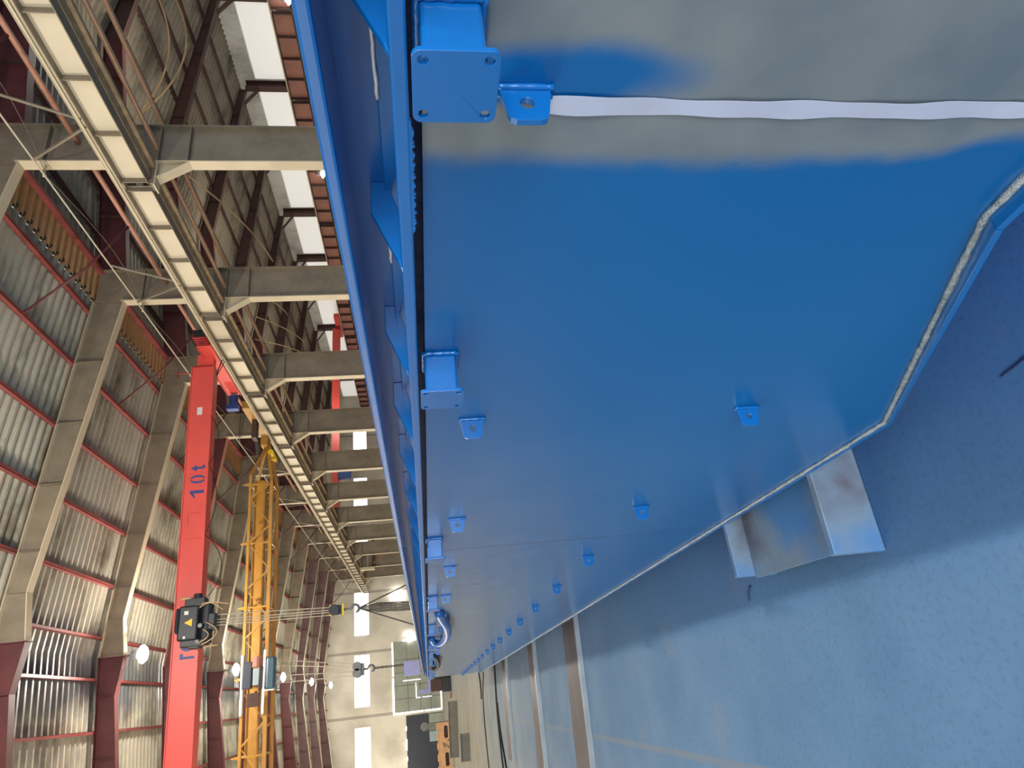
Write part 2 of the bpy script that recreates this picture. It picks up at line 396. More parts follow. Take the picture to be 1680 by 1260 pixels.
# ------------------------------------------------------------------ layout numbers
Y0 = 13.06; BAY = 6.0; YE = 79.6
YN = lambda n: Y0+BAY*n
RX = 2.4                                   # ridge of the main bay
ztop = lambda X: 12.2-.09*abs(X-RX)        # top of the main rafters
AX = 24.4                                  # ridge of the next bay
ztop2 = lambda X: 12.7-.125*abs(X-AX)

# ------------------------------------------------------------------ setting
fl = struct(MB().box(-40, 40, -30, 82, -.2, 0).build('floor', 'floor'))
struct(MB().box(-8.6, 36.4, YE, YE+.25, 0, 12.9).build('wall_end', 'endwall'))
struct(MB().box(36.1, 36.35, 0, YE, 0, 11.4).build('wall_right', 'whitewall'))
struct(MB().box(-8.85, -8.6, 4, YE, 0, 11.4).build('wall_left', 'whitewall'))

def corrugated(name, x0, x1, zf, mat, y0, y1, period=.34, amp=.042):
    b = MB(); n = int((y1-y0)/period*4)
    prof = [-1, -1, 1, 1]
    for i in range(n+1):
        y = y0+(y1-y0)*i/n
        z = prof[i % 4]*amp
        for x in (x0, x1): b.v.append((x, y, zf(x)+z))
    for i in range(n): b.f.append((2*i, 2*i+1, 2*i+3, 2*i+2))
    o = b.build(name, mat); 
    so = o.modifiers.new('thickness', 'SOLIDIFY'); so.thickness = .004
    return struct(o)
corrugated('ceiling', RX, 12.55, lambda x: ztop(x)+.21, 'sheet', 3, YE)
corrugated('ceiling', -8.8, RX, lambda x: ztop(x)+.21, 'sheet', 3, YE)
corrugated('ceiling', 13.55, AX, lambda x: ztop2(x)+.2, 'sheet2', 3, YE)
corrugated('ceiling', AX, 36.2, lambda x: ztop2(x)+.2, 'sheet2', 3, YE)
# ochre translucent sheets over the valley
corrugated('ceiling', 12.5, 13.6, lambda x: 11.42+.02*(x-12.5), 'orangesheet', 3, YE, .34, .05)
cl = MB(); ol = [(3, 11.52)]
for i in range(int((YE-3.5)/.34)):
    y = 3+i*.34; ol += [(y+.02, 11.47), (y+.10, 11.36), (y+.19, 11.36), (y+.27, 11.47)]
ol += [(YE-.1, 11.47), (YE-.1, 11.52)]
cl.prism(ol[::-1], YZ, 12.56, 12.6)
tag(cl.build('eave_closure', 'rubber'), 'black toothed foam closure along the roof edge under the valley', 'closure strip')
vb_ = MB().box(13.44, 13.56, 3, YE, 11.34, 11.352).box(13.44, 13.456, 3, YE, 11.19, 11.34).box(13.44, 13.56, 3, YE, 11.18, 11.192)
tag(vb_.build('valley_purlin', 'purlin'), 'mauve red purlin along the valley behind the columns', 'purlin')

# daylight strips high on the end wall
wins = [(7.25, 11.9), (.1, 5.3), (-6.6, -1.8), (27.4, 31.6), (20.6, 25.4), (14.2, 18.4)]
for i, (a, b) in enumerate(wins):
    w = MB().box(a, b, YE-.05, YE+.02, 7.62, 9.2)
    o = struct(w.build('window_%d' % (i+1), 'daylight'))
    fr = MB()
    for x in (a, b): fr.box(x-.05, x+.05, YE-.08, YE, 7.56, 9.26)
    for z in (7.56, 9.2): fr.box(a, b, YE-.08, YE, z, z+.07)
    fr.build('window_frame', 'white', o)

for i in range(6):  # unseen side windows, added to give the strong light from the left
    a = 5+i*12.4; b = a+11.4
    o = struct(MB().box(-8.6, -8.55, a, b, 3.6, 7.2).build('window_%d' % (7+i), 'sidelight'))
    fr = MB()
    for k in range(7): y = a+(b-a)*k/6; fr.box(-8.6, -8.5, y-.05, y+.05, 3.55, 7.25)
    for z in (3.55, 5.4, 7.2): fr.box(-8.6, -8.5, a, b, z-.05, z+.05)
    fr.build('window_frame', 'white', o)
for i in range(12):
    a = 13.4+i*6; b = min(a+5.3, 79.3)
    if b-a < 1: continue
    o = struct(MB().box(36.04, 36.1, a, b, 8.4, 10.35).build('window_%d' % (13+i), 'polycarb'))
    MB().box(36.02, 36.1, a, b, 8.33, 8.4).box(36.02, 36.1, a, b, 10.35, 10.42).build('window_frame', 'white', o)
# folding gate with daylight round its leaf
g = struct(MB().box(-.82, 6.2, YE-.12, YE+.02, .12, 5.05).build('door_1', 'gate'))
rb = MB()
for x in (.45, 1.75, 3.05, 4.35): rb.box(x-.03, x+.03, YE-.15, YE-.12, .12, 5.05)
for z in (1.2, 2.3, 3.6): rb.box(-.82, 6.2, YE-.15, YE-.12, z-.03, z+.03)
rb.build('panel_rib', 'gaterib', g)
gp = MB()
gp.box(-.95, -.82, YE-.08, YE, .1, 1.9); gp.box(-.95, -.82, YE-.08, YE, 2.05, 4.0); gp.box(-.98, -.82, YE-.08, YE, 4.15, 5.15)
gp.box(-.95, 2.55, YE-.08, YE, 5.05, 5.22); gp.box(2.8, 6.2, YE-.08, YE, 5.05, 5.18)
gp.box(-.9, 1.1, YE-.2, YE, .04, .14)
gp.build('light_gap', 'gap', g)
wk = MB()
wk.box(.42, .47, YE-.17, YE-.12, 1.1, 2.75); wk.box(.42, 1.9, YE-.17, YE-.12, 2.7, 2.76); wk.box(2.2, 2.26, YE-.17, YE-.12, 2.2, 4.1)
wk.build('wicket_gap', 'gap', g)
d2 = struct(MB().box(-8.2, -1.2, YE-.1, YE+.02, 0, 3.9).build('door_2', 'navy'))
db = MB()
for z0, z1, in ((3.86, 3.95),):
    for x0, x1 in ((-2.6, -2.2), (-4.4, -3.4), (-5.4, -5.0)): db.box(x0, x1, YE-.14, YE-.08, z0, z1)
db.build('light_gap', 'gap', d2)
MB().box(-2.2, -1.25, YE-.5, YE-.1, 0, 1.5).build('threshold_block', 'gate', d2)

# ------------------------------------------------------------------ steel columns
def make_column():
    c = root('steel_column', (12.9, YN(0), 0), '', 'column', 'columns of the right-hand row')
    o = (12.9, YN(0), 0); y = YN(0)
    sh = MB(); fr = MB().box(12.32, 12.35, y-.15, y+.15, 0, 10.5)
    sh.box(12.35, 13.47, y-.008, y+.008, 0, 11.3).box(13.47, 13.5, y-.15, y+.15, 0, 11.3)
    ks = [sh.build('shaft', 'beige', c, off=o), fr.build('front_flange', 'cream', c, off=o)]  # same paint as the shaft; cream puts the lamp light into the flange colour
    cb = MB()
    cb.bar((12.33, y, 6.66), (11.86, y, 7.36), .28, .025, up=(1, 0, 0))
    cb.box(11.6, 12.32, y-.16, y+.16, 7.36, 7.39)
    cb.prism([(12.33, 6.7), (11.86, 7.36), (12.33, 7.36)], XZ, y-.01, y+.01)
    ks.append(cb.build('corbel', 'cream', c, off=o))
    bp = MB().box(11.66, 12.2, y-.14, y+.14, 7.39, 7.47)
    ks.append(bp.build('bearing_plate', 'beige', c, off=o))
    for z in (6.7, 7.38, 9.9):
        st = MB().box(12.35, 13.47, y-.15, y+.15, z, z+.02)
        ks.append(st.build('stiffener', 'beige', c, off=o))
    bk = MB().box(12.0, 12.32, y-.12, y-.1, 7.48, 8.1).box(12.0, 12.32, y-.01, y+.01, 7.48, 8.1).box(12.0, 12.32, y+.1, y+.12, 7.48, 8.1)
    ks.append(bk.build('tie_bracket', 'beige', c, off=o))
    return c, ks
c0, k0 = make_column()
for n in range(11):
    lab = ('%s grey steel column from the camera in the right-hand row, with a crane corbel' % ORD[n]) if n else 'nearest grey steel column on the right, standing behind the blue body'
    if n == 10: lab = 'farthest grey steel column in the right-hand row, beside the end wall'
    if n == 0: c0['label'] = lab
    else: copy_tree(c0, k0, (12.9, YN(n), 0), lab)

# ------------------------------------------------------------------ main rafters
def make_rafter(side):
    y = YN(0); L = (RX+side*5, y, 11)
    c = root('roof_rafter', L, '', 'rafter', 'rafters over the main bay')
    if side > 0:
        low = [(12.32, 10.42), (3.6, 11.6), (RX, 11.42)]
    else:
        low = [(-8.3, 10.15), (1.2, 11.56), (RX, 11.42)]
    e = low[0][0]
    poly = [low[0], low[1], low[2], (RX, ztop(RX)), (e, ztop(e))]
    ks = [MB().prism(poly, XZ, y-.008, y+.008).build('web', 'beige', c, off=L)]
    fl_ = MB()
    for p, q in zip(low[:-1], low[1:]): fl_.bar((p[0], y, p[1]), (q[0], y, q[1]), .28, .025, up=(0, 0, 1))
    fl_.bar((e, y, ztop(e)), (RX, y, ztop(RX)), .28, .02)
    ks.append(fl_.build('flange', 'cream', c, off=L))
    for X in ((10.2, 8.25, 6.45, 4.65, 3.6) if side > 0 else (1.2, -.6, -2.6, -4.6, -6.6)):
        t = abs(X-low[0][0])/abs(low[1][0]-low[0][0]); zb = low[0][1]+t*(low[1][1]-low[0][1])
        ks.append(MB().box(X-.01, X+.01, y-.14, y+.14, zb, ztop(X)).build('stiffener', 'beige', c, off=L))
    ks.append(MB().box(RX-side*.001, RX+side*.025, y-.14, y+.14, 11.36, ztop(RX)).build('splice_plate', 'beige', c, off=L))
    return c, ks, L
rcol = {1: ['beige', 'beige', 'beige', 'brown', 'beige', 'beige', 'beige', 'beige', 'greyred', 'greyred', 'greyred'],
        -1: ['brown', 'brown', 'brown', 'brown', 'beige', 'beige', 'brown', 'brown', 'greyred', 'greyred', 'greyred']}
cname = {'beige': 'grey beige', 'brown': 'dark red', 'greyred': 'faded mauve'}
for side in (1, -1):
    p, ks, L = make_rafter(side)
    for n in range(11):
        m = rcol[side][n]
        lab = '%s roof rafter %s, %s frame from the camera' % (cname[m], 'right of the ridge' if side > 0 else 'left of the ridge', ORD[n])
        if n == 0: q, kk = p, ks; p['label'] = lab
        else: q, kk = copy_tree(p, ks, (L[0], YN(n), L[2]), lab)
        q['_m'] = 0; del q['_m']
        if m != 'beige': recolour([k for k in kk if not k.name.startswith('flange')], m)
        if m != 'beige': recolour([k for k in kk if k.name.startswith('flange')], 'pink' if m == 'brown' and side > 0 else ('brown' if m == 'brown' else 'cream'))

# purlins under the main roof, one per line
for i, X in enumerate((12.0, 10.2, 8.25, 6.45, 4.65, 3.0)):
    z = ztop(X)+.012; b = MB()
    b.box(X-.04, X-.03, 3, YE, z, z+.16).box(X-.04, X+.05, 3, YE, z, z+.012).box(X-.04, X+.05, 3, YE, z+.148, z+.16)
    tag(b.build('roof_purlin', 'purlin', off=(0, 0, 0)), 'red roof purlin of the right slope, %s line from the column row' % ORD[i].replace('nearest', 'first'), 'purlin', 'purlins of the main roof')
for i, X in enumerate((1.75, .2, -1.6, -3.4, -5.2, -7.0)):
    z = ztop(X)+.012; b = MB()
    b.box(X+.03, X+.04, 3, YE, z, z+.16).box(X-.05, X+.04, 3, YE, z, z+.012).box(X-.05, X+.04, 3, YE, z+.148, z+.16)
    tag(b.build('roof_purlin', 'purlin'), 'red roof purlin of the left slope, %s line below the ridge' % ORD[i].replace('nearest', 'first'), 'purlin', 'purlins of the main roof')

# ------------------------------------------------------------------ crane runway on the right columns
def make_girder(xw, x0, x1, zb, zt, mw_, mf, label, group, y, rail=True, chan=True):
    L = (xw, y, zb)
    c = root('crane_runway_girder', L, label, 'crane girder', group)
    ya, yb = y+.13, y+BAY-.13
    ks = [MB().box(xw-.008, xw+.008, ya, yb, zb+.02, zt).build('web', mw_, c, off=L)]
    ks.append(MB().box(x0, x1, ya, yb, zb, zb+.022).build('bottom_flange', mf, c, off=L))
    ks.append(MB().box(x0, x1, ya, yb, zt, zt+.025).build('top_flange', mf, c, off=L))
    for k in range(0, 5):
        yy = ya+.02+k*(yb-ya-.04)/4
        ks.append(MB().box(x0+.02, xw-.008, yy-.012, yy+.012, zb+.022, zt).build('stiffener', mf, c, off=L))
    if chan:
        ks.append(MB().box(x1-.06, x1+.02, ya, yb, zb-.1, zb).box(x1-.3, x1-.06, ya, yb, zb-.012, zb).build('back_channel', 'backchan', c, off=L))
    ks.append(MB().box(xw-.035, xw+.035, y, y+BAY, zt+.085, zt+.14).box(xw-.012, xw+.012, y, y+BAY, zt+.04, zt+.085).box(xw-.06, xw+.06, y, y+BAY, zt+.025, zt+.04).build('crane_rail', 'cream', c, off=L))
    return c, ks, L
gc, gk, gL = make_girder(11.80, 11.64, 12.2, 7.5, 8.08, 'girder', 'beige', '', 'crane runway girders on the right columns', YN(-1))
for n in range(-1, 11):
    if n == -1: lab = 'cream crane runway girder nearest the camera, crossing the top left corner of the photo'
    elif n == 10: lab = 'farthest short-looking cream crane runway girder, reaching the end wall'
    else: lab = 'cream crane runway girder between the %s and %s right-hand columns' % (ORD[n], ORD[n+1])
    if n == -1: gc['label'] = lab
    else: copy_tree(gc, gk, (gL[0], YN(n), gL[2]), lab)
# conductor bar beside the girder top
b = MB().box(11.5, 11.54, 3, 78.5, 8.1, 8.15).box(11.48, 11.56, 3, 78.5, 8.15, 8.162)
cb = b.build('conductor_bar', 'cream'); tag(cb, 'thin cream conductor bar running along the top of the crane runway', 'conductor bar')
h = MB()
for n in range(-1, 11):
    for k in range(4): h.box(11.5, 11.63, YN(n)+.7+k*1.5, YN(n)+.73+k*1.5, 8.155, 8.17)
h.build('bar_hanger', 'cream', cb)
# pipe struts, girder-level struts, braces, per bay
for n in range(-1, 11):
    w = 'beyond the %s column' % ORD[n] if n >= 0 else 'in front of the nearest column'
    ya, yb = YN(n)+.16, YN(n+1)-.16
    if n == 10: yb = YE-.02
    tag(MB().tube([(13.0, ya-.14, 9.28), (13.0, yb+.14, 9.28)], .062, 12).build('pipe_strut', 'pink', smooth=True), 'salmon round pipe strut high between the columns, %s' % w, 'strut', 'pipe struts between columns')
    for X, nm in ((12.75, 'inner'), (13.72, 'outer')):
        y1, y2 = ya-.152, (yb+.152 if n < 10 else yb)
        s_ = MB().box(X-.06, X+.06, y1, y2, 7.45, 7.465).box(X+.045, X+.06, y1, y2, 7.465, 7.57)
        if nm == 'inner': s_ = MB().box(X-.06, X+.06, y1, y2, 7.4, 7.415).box(X+.045, X+.06, y1, y2, 7.415, 7.52)
        tag(s_.build('angle_strut', 'strut'), 'pale angle strut behind the crane runway, %s line, %s' % (nm, w), 'strut', 'angle struts behind the runway')
    pr = MB().tube([(10.25, yb-2.7, ztop(10.2)+.05), (11.6, yb-2.75, 10.2), (12.94, yb-2.8, 9.3)], .035, 8)
    tag(pr.build('pipe_brace', 'brown', smooth=True), 'dark red bent pipe brace below the eaves, %s' % w, 'brace', 'pipe braces under the eaves')
    for (a, q, tx) in () if n in (1, 2) else (((12.0, ya+3.4, 9.82), (11.75, ya+3.9, 8.2), 'upper'), ((12.0, ya+5.3, 9.82), (11.75, ya+4.1, 8.2), 'lower')):
        tag(MB().bar(a, q, .05, .05).build('angle_brace', 'beige'), 'slanting angle brace from cable conduit to runway, %s one %s' % ({'upper': 'nearer', 'lower': 'farther'}[tx], w), 'brace', 'angle braces above the runway')
cd = MB().tube([(12.0, 3, 9.85), (12.0, 79.4, 9.85)], .022, 8).tube([(12.07, 3, 9.9), (12.07, 79.4, 9.88)], .014, 6)
cd = tag(cd.build('cable_conduit', 'cream', smooth=True), 'pair of cream cable conduits running under the right eaves', 'conduit')
h = MB()
for n in range(0, 11): h.box(11.98, 12.34, YN(n)-.02, YN(n)+.02, 9.87, 9.9)
h.build('conduit_bracket', 'cream', cd)
dc = MB()
pts = []
for n in range(-1, 10):
    for k in range(8):
        t = k/8; pts.append((11.96, YN(n)+t*6, 9.8-.32*math.sin(PI*t)*(1+.3*math.sin(n*5))))
dc.tube(pts, .008, 6)
tag(dc.build('slack_cable', 'ropedark', smooth=True), 'thin slack grey cable drooping along the columns under the conduit', 'cable')
# ------------------------------------------------------------------ lamps under the ridge
def make_lamp(loc, label):
    c = root('high_bay_lamp', loc, label, 'lamp', 'high-bay lamps under the ridge')
    x, y, z = loc
    a = MB().lathe([(.03, .0), (.03, .14)], (x, y, z), 8).build('hanger', 'steelgrey', c, off=loc)
    b = MB().lathe([(.12, 0), (.15, -.02), (.15, -.22), (.10, -.24)], (x, y, z), 16).build('driver_housing', 'steelgrey', c, off=loc)
    d = MB().lathe([(.12, -.25), (.27, -.3), (.3, -.36), (.22, -.46), (.08, -.5)], (x, y, z), 20).build('lamp_glass', 'lamp', c, off=loc, smooth=True)
    return c, [a, b, d]
LZ = 11.3
lamp, lk = make_lamp((RX, YN(2), LZ-.06), 'brightest high-bay lamp under the ridge, beside the red crane hoist')
lz = lamp.location.z
for n, lab in ((4, 'second high-bay lamp under the ridge, left of the yellow crane girder'), (6, 'third high-bay lamp under the ridge, beside the yellow crane hoist ropes'), (8, 'fourth high-bay lamp under the ridge, before the end wall'), (10, 'farthest high-bay lamp under the ridge, closest to the end wall'),
               (0, 'assumed high-bay lamp under the ridge above the photo edge'), (-2, 'assumed high-bay lamp over the camera end of the hall')):
    copy_tree(lamp, lk, (RX, YN(n), lz), lab)
def plight(loc, w, r=.3, col=(1, .93, .82)):
    l = bpy.data.lights.new('lamp light', 'POINT'); l.energy = w; l.shadow_soft_size = r; l.color = col
    o = bpy.data.objects.new('lamp_light', l); COL.objects.link(o); o.location = loc
for n in (-4, -2, 0, 2, 4, 6, 8, 10): plight((RX, YN(n), lz-.62), 1250 if n < 7 else 650, .14)  # those at the camera end stand for unseen, assumed lamps of the row
# lamps of the next bay
al, ak = make_lamp((34.2, 24.05, 7.5), 'white floodlight in the next bay, at the very top edge of the photo')
ak.append(MB().box(34.17, 34.52, 24.02, 24.08, 7.6, 7.66).build('bracket', 'darkbrown', al, off=(34.2, 24.05, 7.5)))
al['group'] = 'floodlights of the next bay'
q, _ = copy_tree(al, ak, (34.2, 37.0, 7.5), 'white floodlight in the next bay, beside the blue rim beyond the nearest column')
loc2 = []
for n in range(1, 11, 2): plight((AX, YN(n), 9.0), 420)  # fill lights added along the next bay's ridge, without lamp bodies

# ------------------------------------------------------------------ the next bay
def make_rafter2(side):
    y = YN(0); L = (AX+side*5, y, 11)
    c = root('roof_rafter', L, '', 'rafter', 'rafters over the next bay')
    e = 13.5 if side < 0 else 35.5
    ze = 10.5 if side < 0 else 10.95
    zr = 12.05
    ks = [MB().prism([(e, ze), (AX, zr), (AX, ztop2(AX)), (e, ztop2(e))], XZ, y-.008, y+.008).build('web', 'brown' if side < 0 else 'darkbrown', c, off=L)]
    ks.append(MB().bar((e, y, ze), (AX, y, zr), .3, .025).bar((e, y, ztop2(e)), (AX, y, ztop2(AX)), .28, .02).build('flange', 'brown' if side < 0 else 'darkbrown', c, off=L))
    for k in range(1, 5):
        X = e+(AX-e)*k/5; zb = ze+(zr-ze)*k/5
        ks.append(MB().box(X-.01, X+.01, y-.14, y+.14, zb, ztop2(X)).build('stiffener', 'darkbrown', c, off=L))
    return c, ks, L
for side in (-1, 1):
    p, ks, L = make_rafter2(side)
    for n in range(11):
        lab = '%s rafter of the next bay, %s slope, %s frame from the camera' % ('dark red' if side < 0 else 'dark brown', 'near' if side < 0 else 'far', ORD[n])
        if n == 0: p['label'] = lab
        else: copy_tree(p, ks, (L[0], YN(n), L[2]), lab)
for i, X in enumerate((15, 17, 19, 21, 23, 25.8, 27.8, 29.8, 31.8, 33.8)):
    z = ztop2(X)+.012
    b = MB().box(X-.04, X-.02, 3, YE, z, z+.16).box(X-.04, X+.06, 3, YE, z, z+.015)
    tag(b.build('roof_purlin', 'darkbrown'), 'dark roof purlin of the next bay, %s line beyond the column row' % ORD[i].replace('nearest', 'first'), 'purlin', 'purlins of the next bay')
def make_wcol():
    L = (35.8, YN(0), 0); y = YN(0)
    c = root('wall_column', L, '', 'column', 'columns of the far side wall')
    ks = [MB().box(35.55, 35.58, y-.2, y+.2, 0, 11).box(35.58, 36.05, y-.01, y+.01, 0, 11).box(36.05, 36.08, y-.2, y+.2, 0, 11).build('shaft', 'darkbrown', c, off=L),
          MB().bar((35.56, y, 6.4), (34.8, y, 7.1), .25, .03, up=(1, 0, 0)).box(34.4, 35.56, y-.14, y+.14, 7.1, 7.14).build('corbel', 'darkbrown', c, off=L),
          MB().bar((35.56, y, 10.2), (34.3, y, 10.98), .28, .03, up=(1, 0, 0)).build('knee_brace', 'darkbrown', c, off=L)]
    return c, ks, L
p, ks, L = make_wcol()
for n in range(11):
    lab = 'dark brown column against the white far side wall, %s frame from the camera' % ORD[n]
    if n == 0: p['label'] = lab
    else: copy_tree(p, ks, (L[0], YN(n), 0), lab)
p, ks, L = make_girder(34.75, 34.5, 35.0, 7.15, 8.2, 'brick', 'darkbrown', '', 'crane runway girders on the far side wall', YN(0), chan=False)
for n in range(0, 11):
    lab = 'brick red crane runway girder along the far side wall, %s bay from the camera' % ORD[n]
    if n == 0: p['label'] = lab
    else: copy_tree(p, ks, (L[0], YN(n), L[2]), lab)
# overhead crane of the next bay
L = (24, 58.7, 8.4)
c = root('bridge_crane', L, 'red overhead crane in the next bay, seen between the columns', 'crane')
MB().box(13.9, 34.2, 58.5, 58.9, 8.43, 9.15).build('girder', 'red', c, off=L)
MB().box(34.45, 34.9, 56.8, 60.8, 8.36, 8.85).build('end_carriage', 'red', c, off=L, bevel=.03)
MB().box(34.1, 34.5, 58.4, 59.0, 8.45, 8.8).build('girder_joint', 'darkred', c, off=L)
hb = MB().box(18.6, 19.9, 58.0, 58.5, 7.4, 8.5)
ht = hb.build('hoist', 'bluemotor', off=(0, 0, 0), bevel=.05); tag(ht, 'dark blue hoist hanging on the red crane of the next bay', 'hoist')
# drooping festoon cables of the next bay
def droop(p, q, sag, r, n=14, side=(0, 0, 0)):
    p = Vector(p); q = Vector(q); out = []
    for i in range(n+1):
        t = i/n; v = p.lerp(q, t); v.z -= sag*4*t*(1-t); v += Vector(side)*math.sin(PI*t); out.append(v)
    return out
fest = [((20.5, 13.9, 8.9), (20.2, 19.1, 11.2), .9, 'looping past the nearest column'), ((20.6, 14.4, 8.4), (20.3, 19.1, 11.15), 1.0, 'doubled beside the first loop'),
        ((20.0, 20.5, 10.9), (20.0, 27.6, 8.0), .5, 'falling towards the second column'), ((21, 30.9, 10.9), (20.6, 33.6, 8.4), .5, 'behind the third column'),
        ((21, 36.9, 11.0), (20.8, 39, 8.2), .5, 'behind the fourth column'), ((22.6, 36.9, 11.0), (22.4, 40, 8.6), .4, 'just right of the one behind the fourth column')]
for a, q, sg, tx in fest:
    tag(MB().tube(droop(a, q, sg, .03), .03, 8).build('hanging_cable', 'cable', smooth=True), 'cream cable hanging in the next bay, %s' % tx, 'cable', 'hanging cables in the next bay')

# ------------------------------------------------------------------ red bridge crane
CL = Vector((11.3, 21.8, 8.28))
rc = root('bridge_crane', CL, 'big red overhead bridge crane marked 10t, crossing the main bay', 'crane')
rc.rotation_euler = (0, -.031, 0)
g1 = MB().box(-18.9, 0, -.2, .2, .12, .80)
g1.box(-18.9, 0, -.24, .24, .80, .83).box(-18.9, 0, -.25, .25, .09, .12)
gir = g1.build('girder', 'red', rc)
MB().box(-.02, .02, -.21, .21, .1, .82).build('end_plate', 'darkred', rc)
ec = MB().box(.38, .72, -.9, 3.1, .0, .5).box(.34, .38, -.9, 3.1, .46, .5).box(.34, .38, -.9, 3.1, 0, .04)
MB.build(ec, 'end_carriage', 'red', rc, bevel=.015)
MB().box(-.3, .5, -.1, .16, .15, .7).build('girder_joint', 'red', rc)
bu = MB()
for k in range(4): bu.box(.4, .7, -1.5+k*.15, -1.42+k*.15, .04, .46)
bu.build('buffer_stripe', 'darkred', rc)
MB().box(.42, .68, -1.52, -.9, .06, .44).build('buffer', 'black', rc)
MB().tube([(.3, 3.0, .25), (-.15, 3.0, .25)], .16, 14).box(-.3, -.1, 2.85, 3.15, .05, .5).build('travel_motor', 'bluemotor', rc, bevel=.02)
MB().tube([(-.35, -.1, .05), (.2, -.2, -.15), (.55, -.2, .0)], .02).tube([(-.3, -.1, .0), (.1, -.25, -.25), (.6, -.2, .05)], .015).build('cable_loop', 'rubber', rc)
MB().tube([(-.15, -.05, .83), (-.15, -.05, 1.3)], .02, 6).box(-.3, 0, -.06, -.04, 1.3, 1.34).build('limit_switch_arm', 'darkred', rc)
MB().box(-1.82, -1.55, -.205, -.2, .40, .56).build('type_label', 'white', rc)
# markings: "10 t" and the letters that show left of the hoist
def glyph(polys, name):
    b = MB()
    for p in polys: b.prism(p, XZ, -.206, -.198)
    return b.build(name, 'letter', rc)
LX = lambda X: X-11.3
zc = .085+(.031*0)
def zl(X, Z): return Z-8.28-(-.0)+.031*(11.3-X)
def box2(x0, x1, z0, z1): return [(x0, z0), (x1, z0), (x1, z1), (x0, z1)]
def arc(cx, cz, rx, rz, t, a0, a1, n=12):
    o = [(cx+rx*math.cos(math.radians(a0+(a1-a0)*i/n)), cz+rz*math.sin(math.radians(a0+(a1-a0)*i/n))) for i in range(n+1)]
    i_ = [(cx+(rx-t)*math.cos(math.radians(a0+(a1-a0)*i/n)), cz+(rz-t*.7)*math.sin(math.radians(a0+(a1-a0)*i/n))) for i in range(n, -1, -1)]
    return o+i_
zb = .20; zt = .62
one = [[(LX(6.80)-.05, zb), (LX(6.80)+.05, zb), (LX(6.80)+.05, zt), (LX(6.80)-.03, zt), (LX(6.80)-.2, zt-.13), (LX(6.80)-.17, zt-.17), (LX(6.80)-.05, zt-.11)]]
glyph(one, 'digit_one')
cx0 = LX(7.22)
glyph([arc(cx0-.015, (zb+zt)/2, .125, .225, .07, 96, 264), arc(cx0+.015, (zb+zt)/2, .125, .225, .07, -84, 84)], 'digit_zero')
cxt = LX(7.60)
glyph([[(cxt-.035, zb+.08), (cxt-.035, zt), (cxt+.035, zt), (cxt+.035, zb+.09), (cxt+.05, zb+.07), (cxt+.09, zb+.09), (cxt+.09, zb+.02), (cxt+.04, zb-.01), (cxt-.01, zb+.02)], box2(cxt-.09, cxt-.035, zt-.17, zt-.09), box2(cxt+.035, cxt+.085, zt-.17, zt-.09)], 'letter_t')
cg = LX(1.9)
glyph([box2(cg-.08, cg-.01, zb, zt-.02), box2(cg-.01, cg+.08, zt-.11, zt-.02)], 'letter_g')
glyph([arc(LX(2.2), (zb+zt)/2, .17, .2, .07, 70, 290)], 'letter_s')
pn = []
for x in (LX(6.3), ):
    pn.append(box2(x-.35, x+.0, .16, .168))
MB().box(LX(6.1), LX(6.11), -.202, -.2, .25, .55).box(LX(5.3), LX(5.31), -.202, -.2, .2, .62).box(LX(5.75), LX(6.1), -.202, -.2, .61, .62).build('hatch_outline', 'darkred', rc)
# power cables drooping under the girder
for i, (xa, xb, s_) in enumerate(((-1.9, -3.6, .28), (-3.6, -5.9, .3), (-5.9, -8.0, .55))):
    MB().tube(droop((xa, -.22, .1), (xb, -.22, .1), s_, 0), .012, 6).build('feed_cable', 'rubber', rc, smooth=True)

# its hoist trolley
hL = Vector((2.7, 21.25, 7.6))
hz = root('hoist_trolley', hL, 'black electric hoist hanging on the red crane girder, yellow warning triangle', 'hoist')
def hb_(name, mat, bev=.02, **k):
    pass
b = MB().box(2.25, 3.2, 20.95, 21.5, 7.98, 8.52).box(2.45, 3.15, 20.92, 21.45, 8.5, 8.6)
b.build('gearbox', 'black', hz, bevel=.05, off=hL)
MB().tube([(2.15, 21.2, 7.8), (3.25, 21.2, 7.8)], .17, 18).build('rope_drum', 'black', hz, off=hL, smooth=False)
MB().box(3.15, 3.42, 21.0, 21.4, 7.85, 8.4).tube([(3.3, 21.2, 8.1), (3.55, 21.2, 8.1)], .12, 14).build('hoist_motor', 'black', hz, off=hL, bevel=.02)
MB().box(2.08, 2.26, 20.98, 21.4, 7.75, 8.42).box(2.02, 2.1, 21.0, 21.3, 7.9, 8.2).build('control_box', 'black', hz, off=hL, bevel=.02)
MB().box(2.5, 2.95, 20.98, 21.5, 7.52, 7.72).build('drum_cover', 'black', hz, off=hL, bevel=.03)
MB().box(2.4, 2.6, 21.3, 21.54, 8.38, 8.44).box(2.9, 3.1, 21.3, 21.54, 8.38, 8.44).build('wheel_bogie', 'steelgrey', hz, off=hL)
MB().prism([(2.62, 8.13), (2.84, 8.13), (2.73, 8.34)], XZ, 20.935, 20.948).build('warning_triangle', 'warn', hz, off=hL)
MB().box(2.95, 3.05, 20.935, 20.948, 8.25, 8.36).box(2.3, 2.37, 20.935, 20.948, 8.28, 8.34).build('type_label', 'white', hz, off=hL)
MB().tube([(2.62, 20.9, 7.9), (2.62, 20.95, 7.9)], .06, 12).tube([(2.2, 20.93, 7.95), (2.2, 20.98, 7.95)], .05, 12).build('shaft_end', 'steelgrey', hz, off=hL)
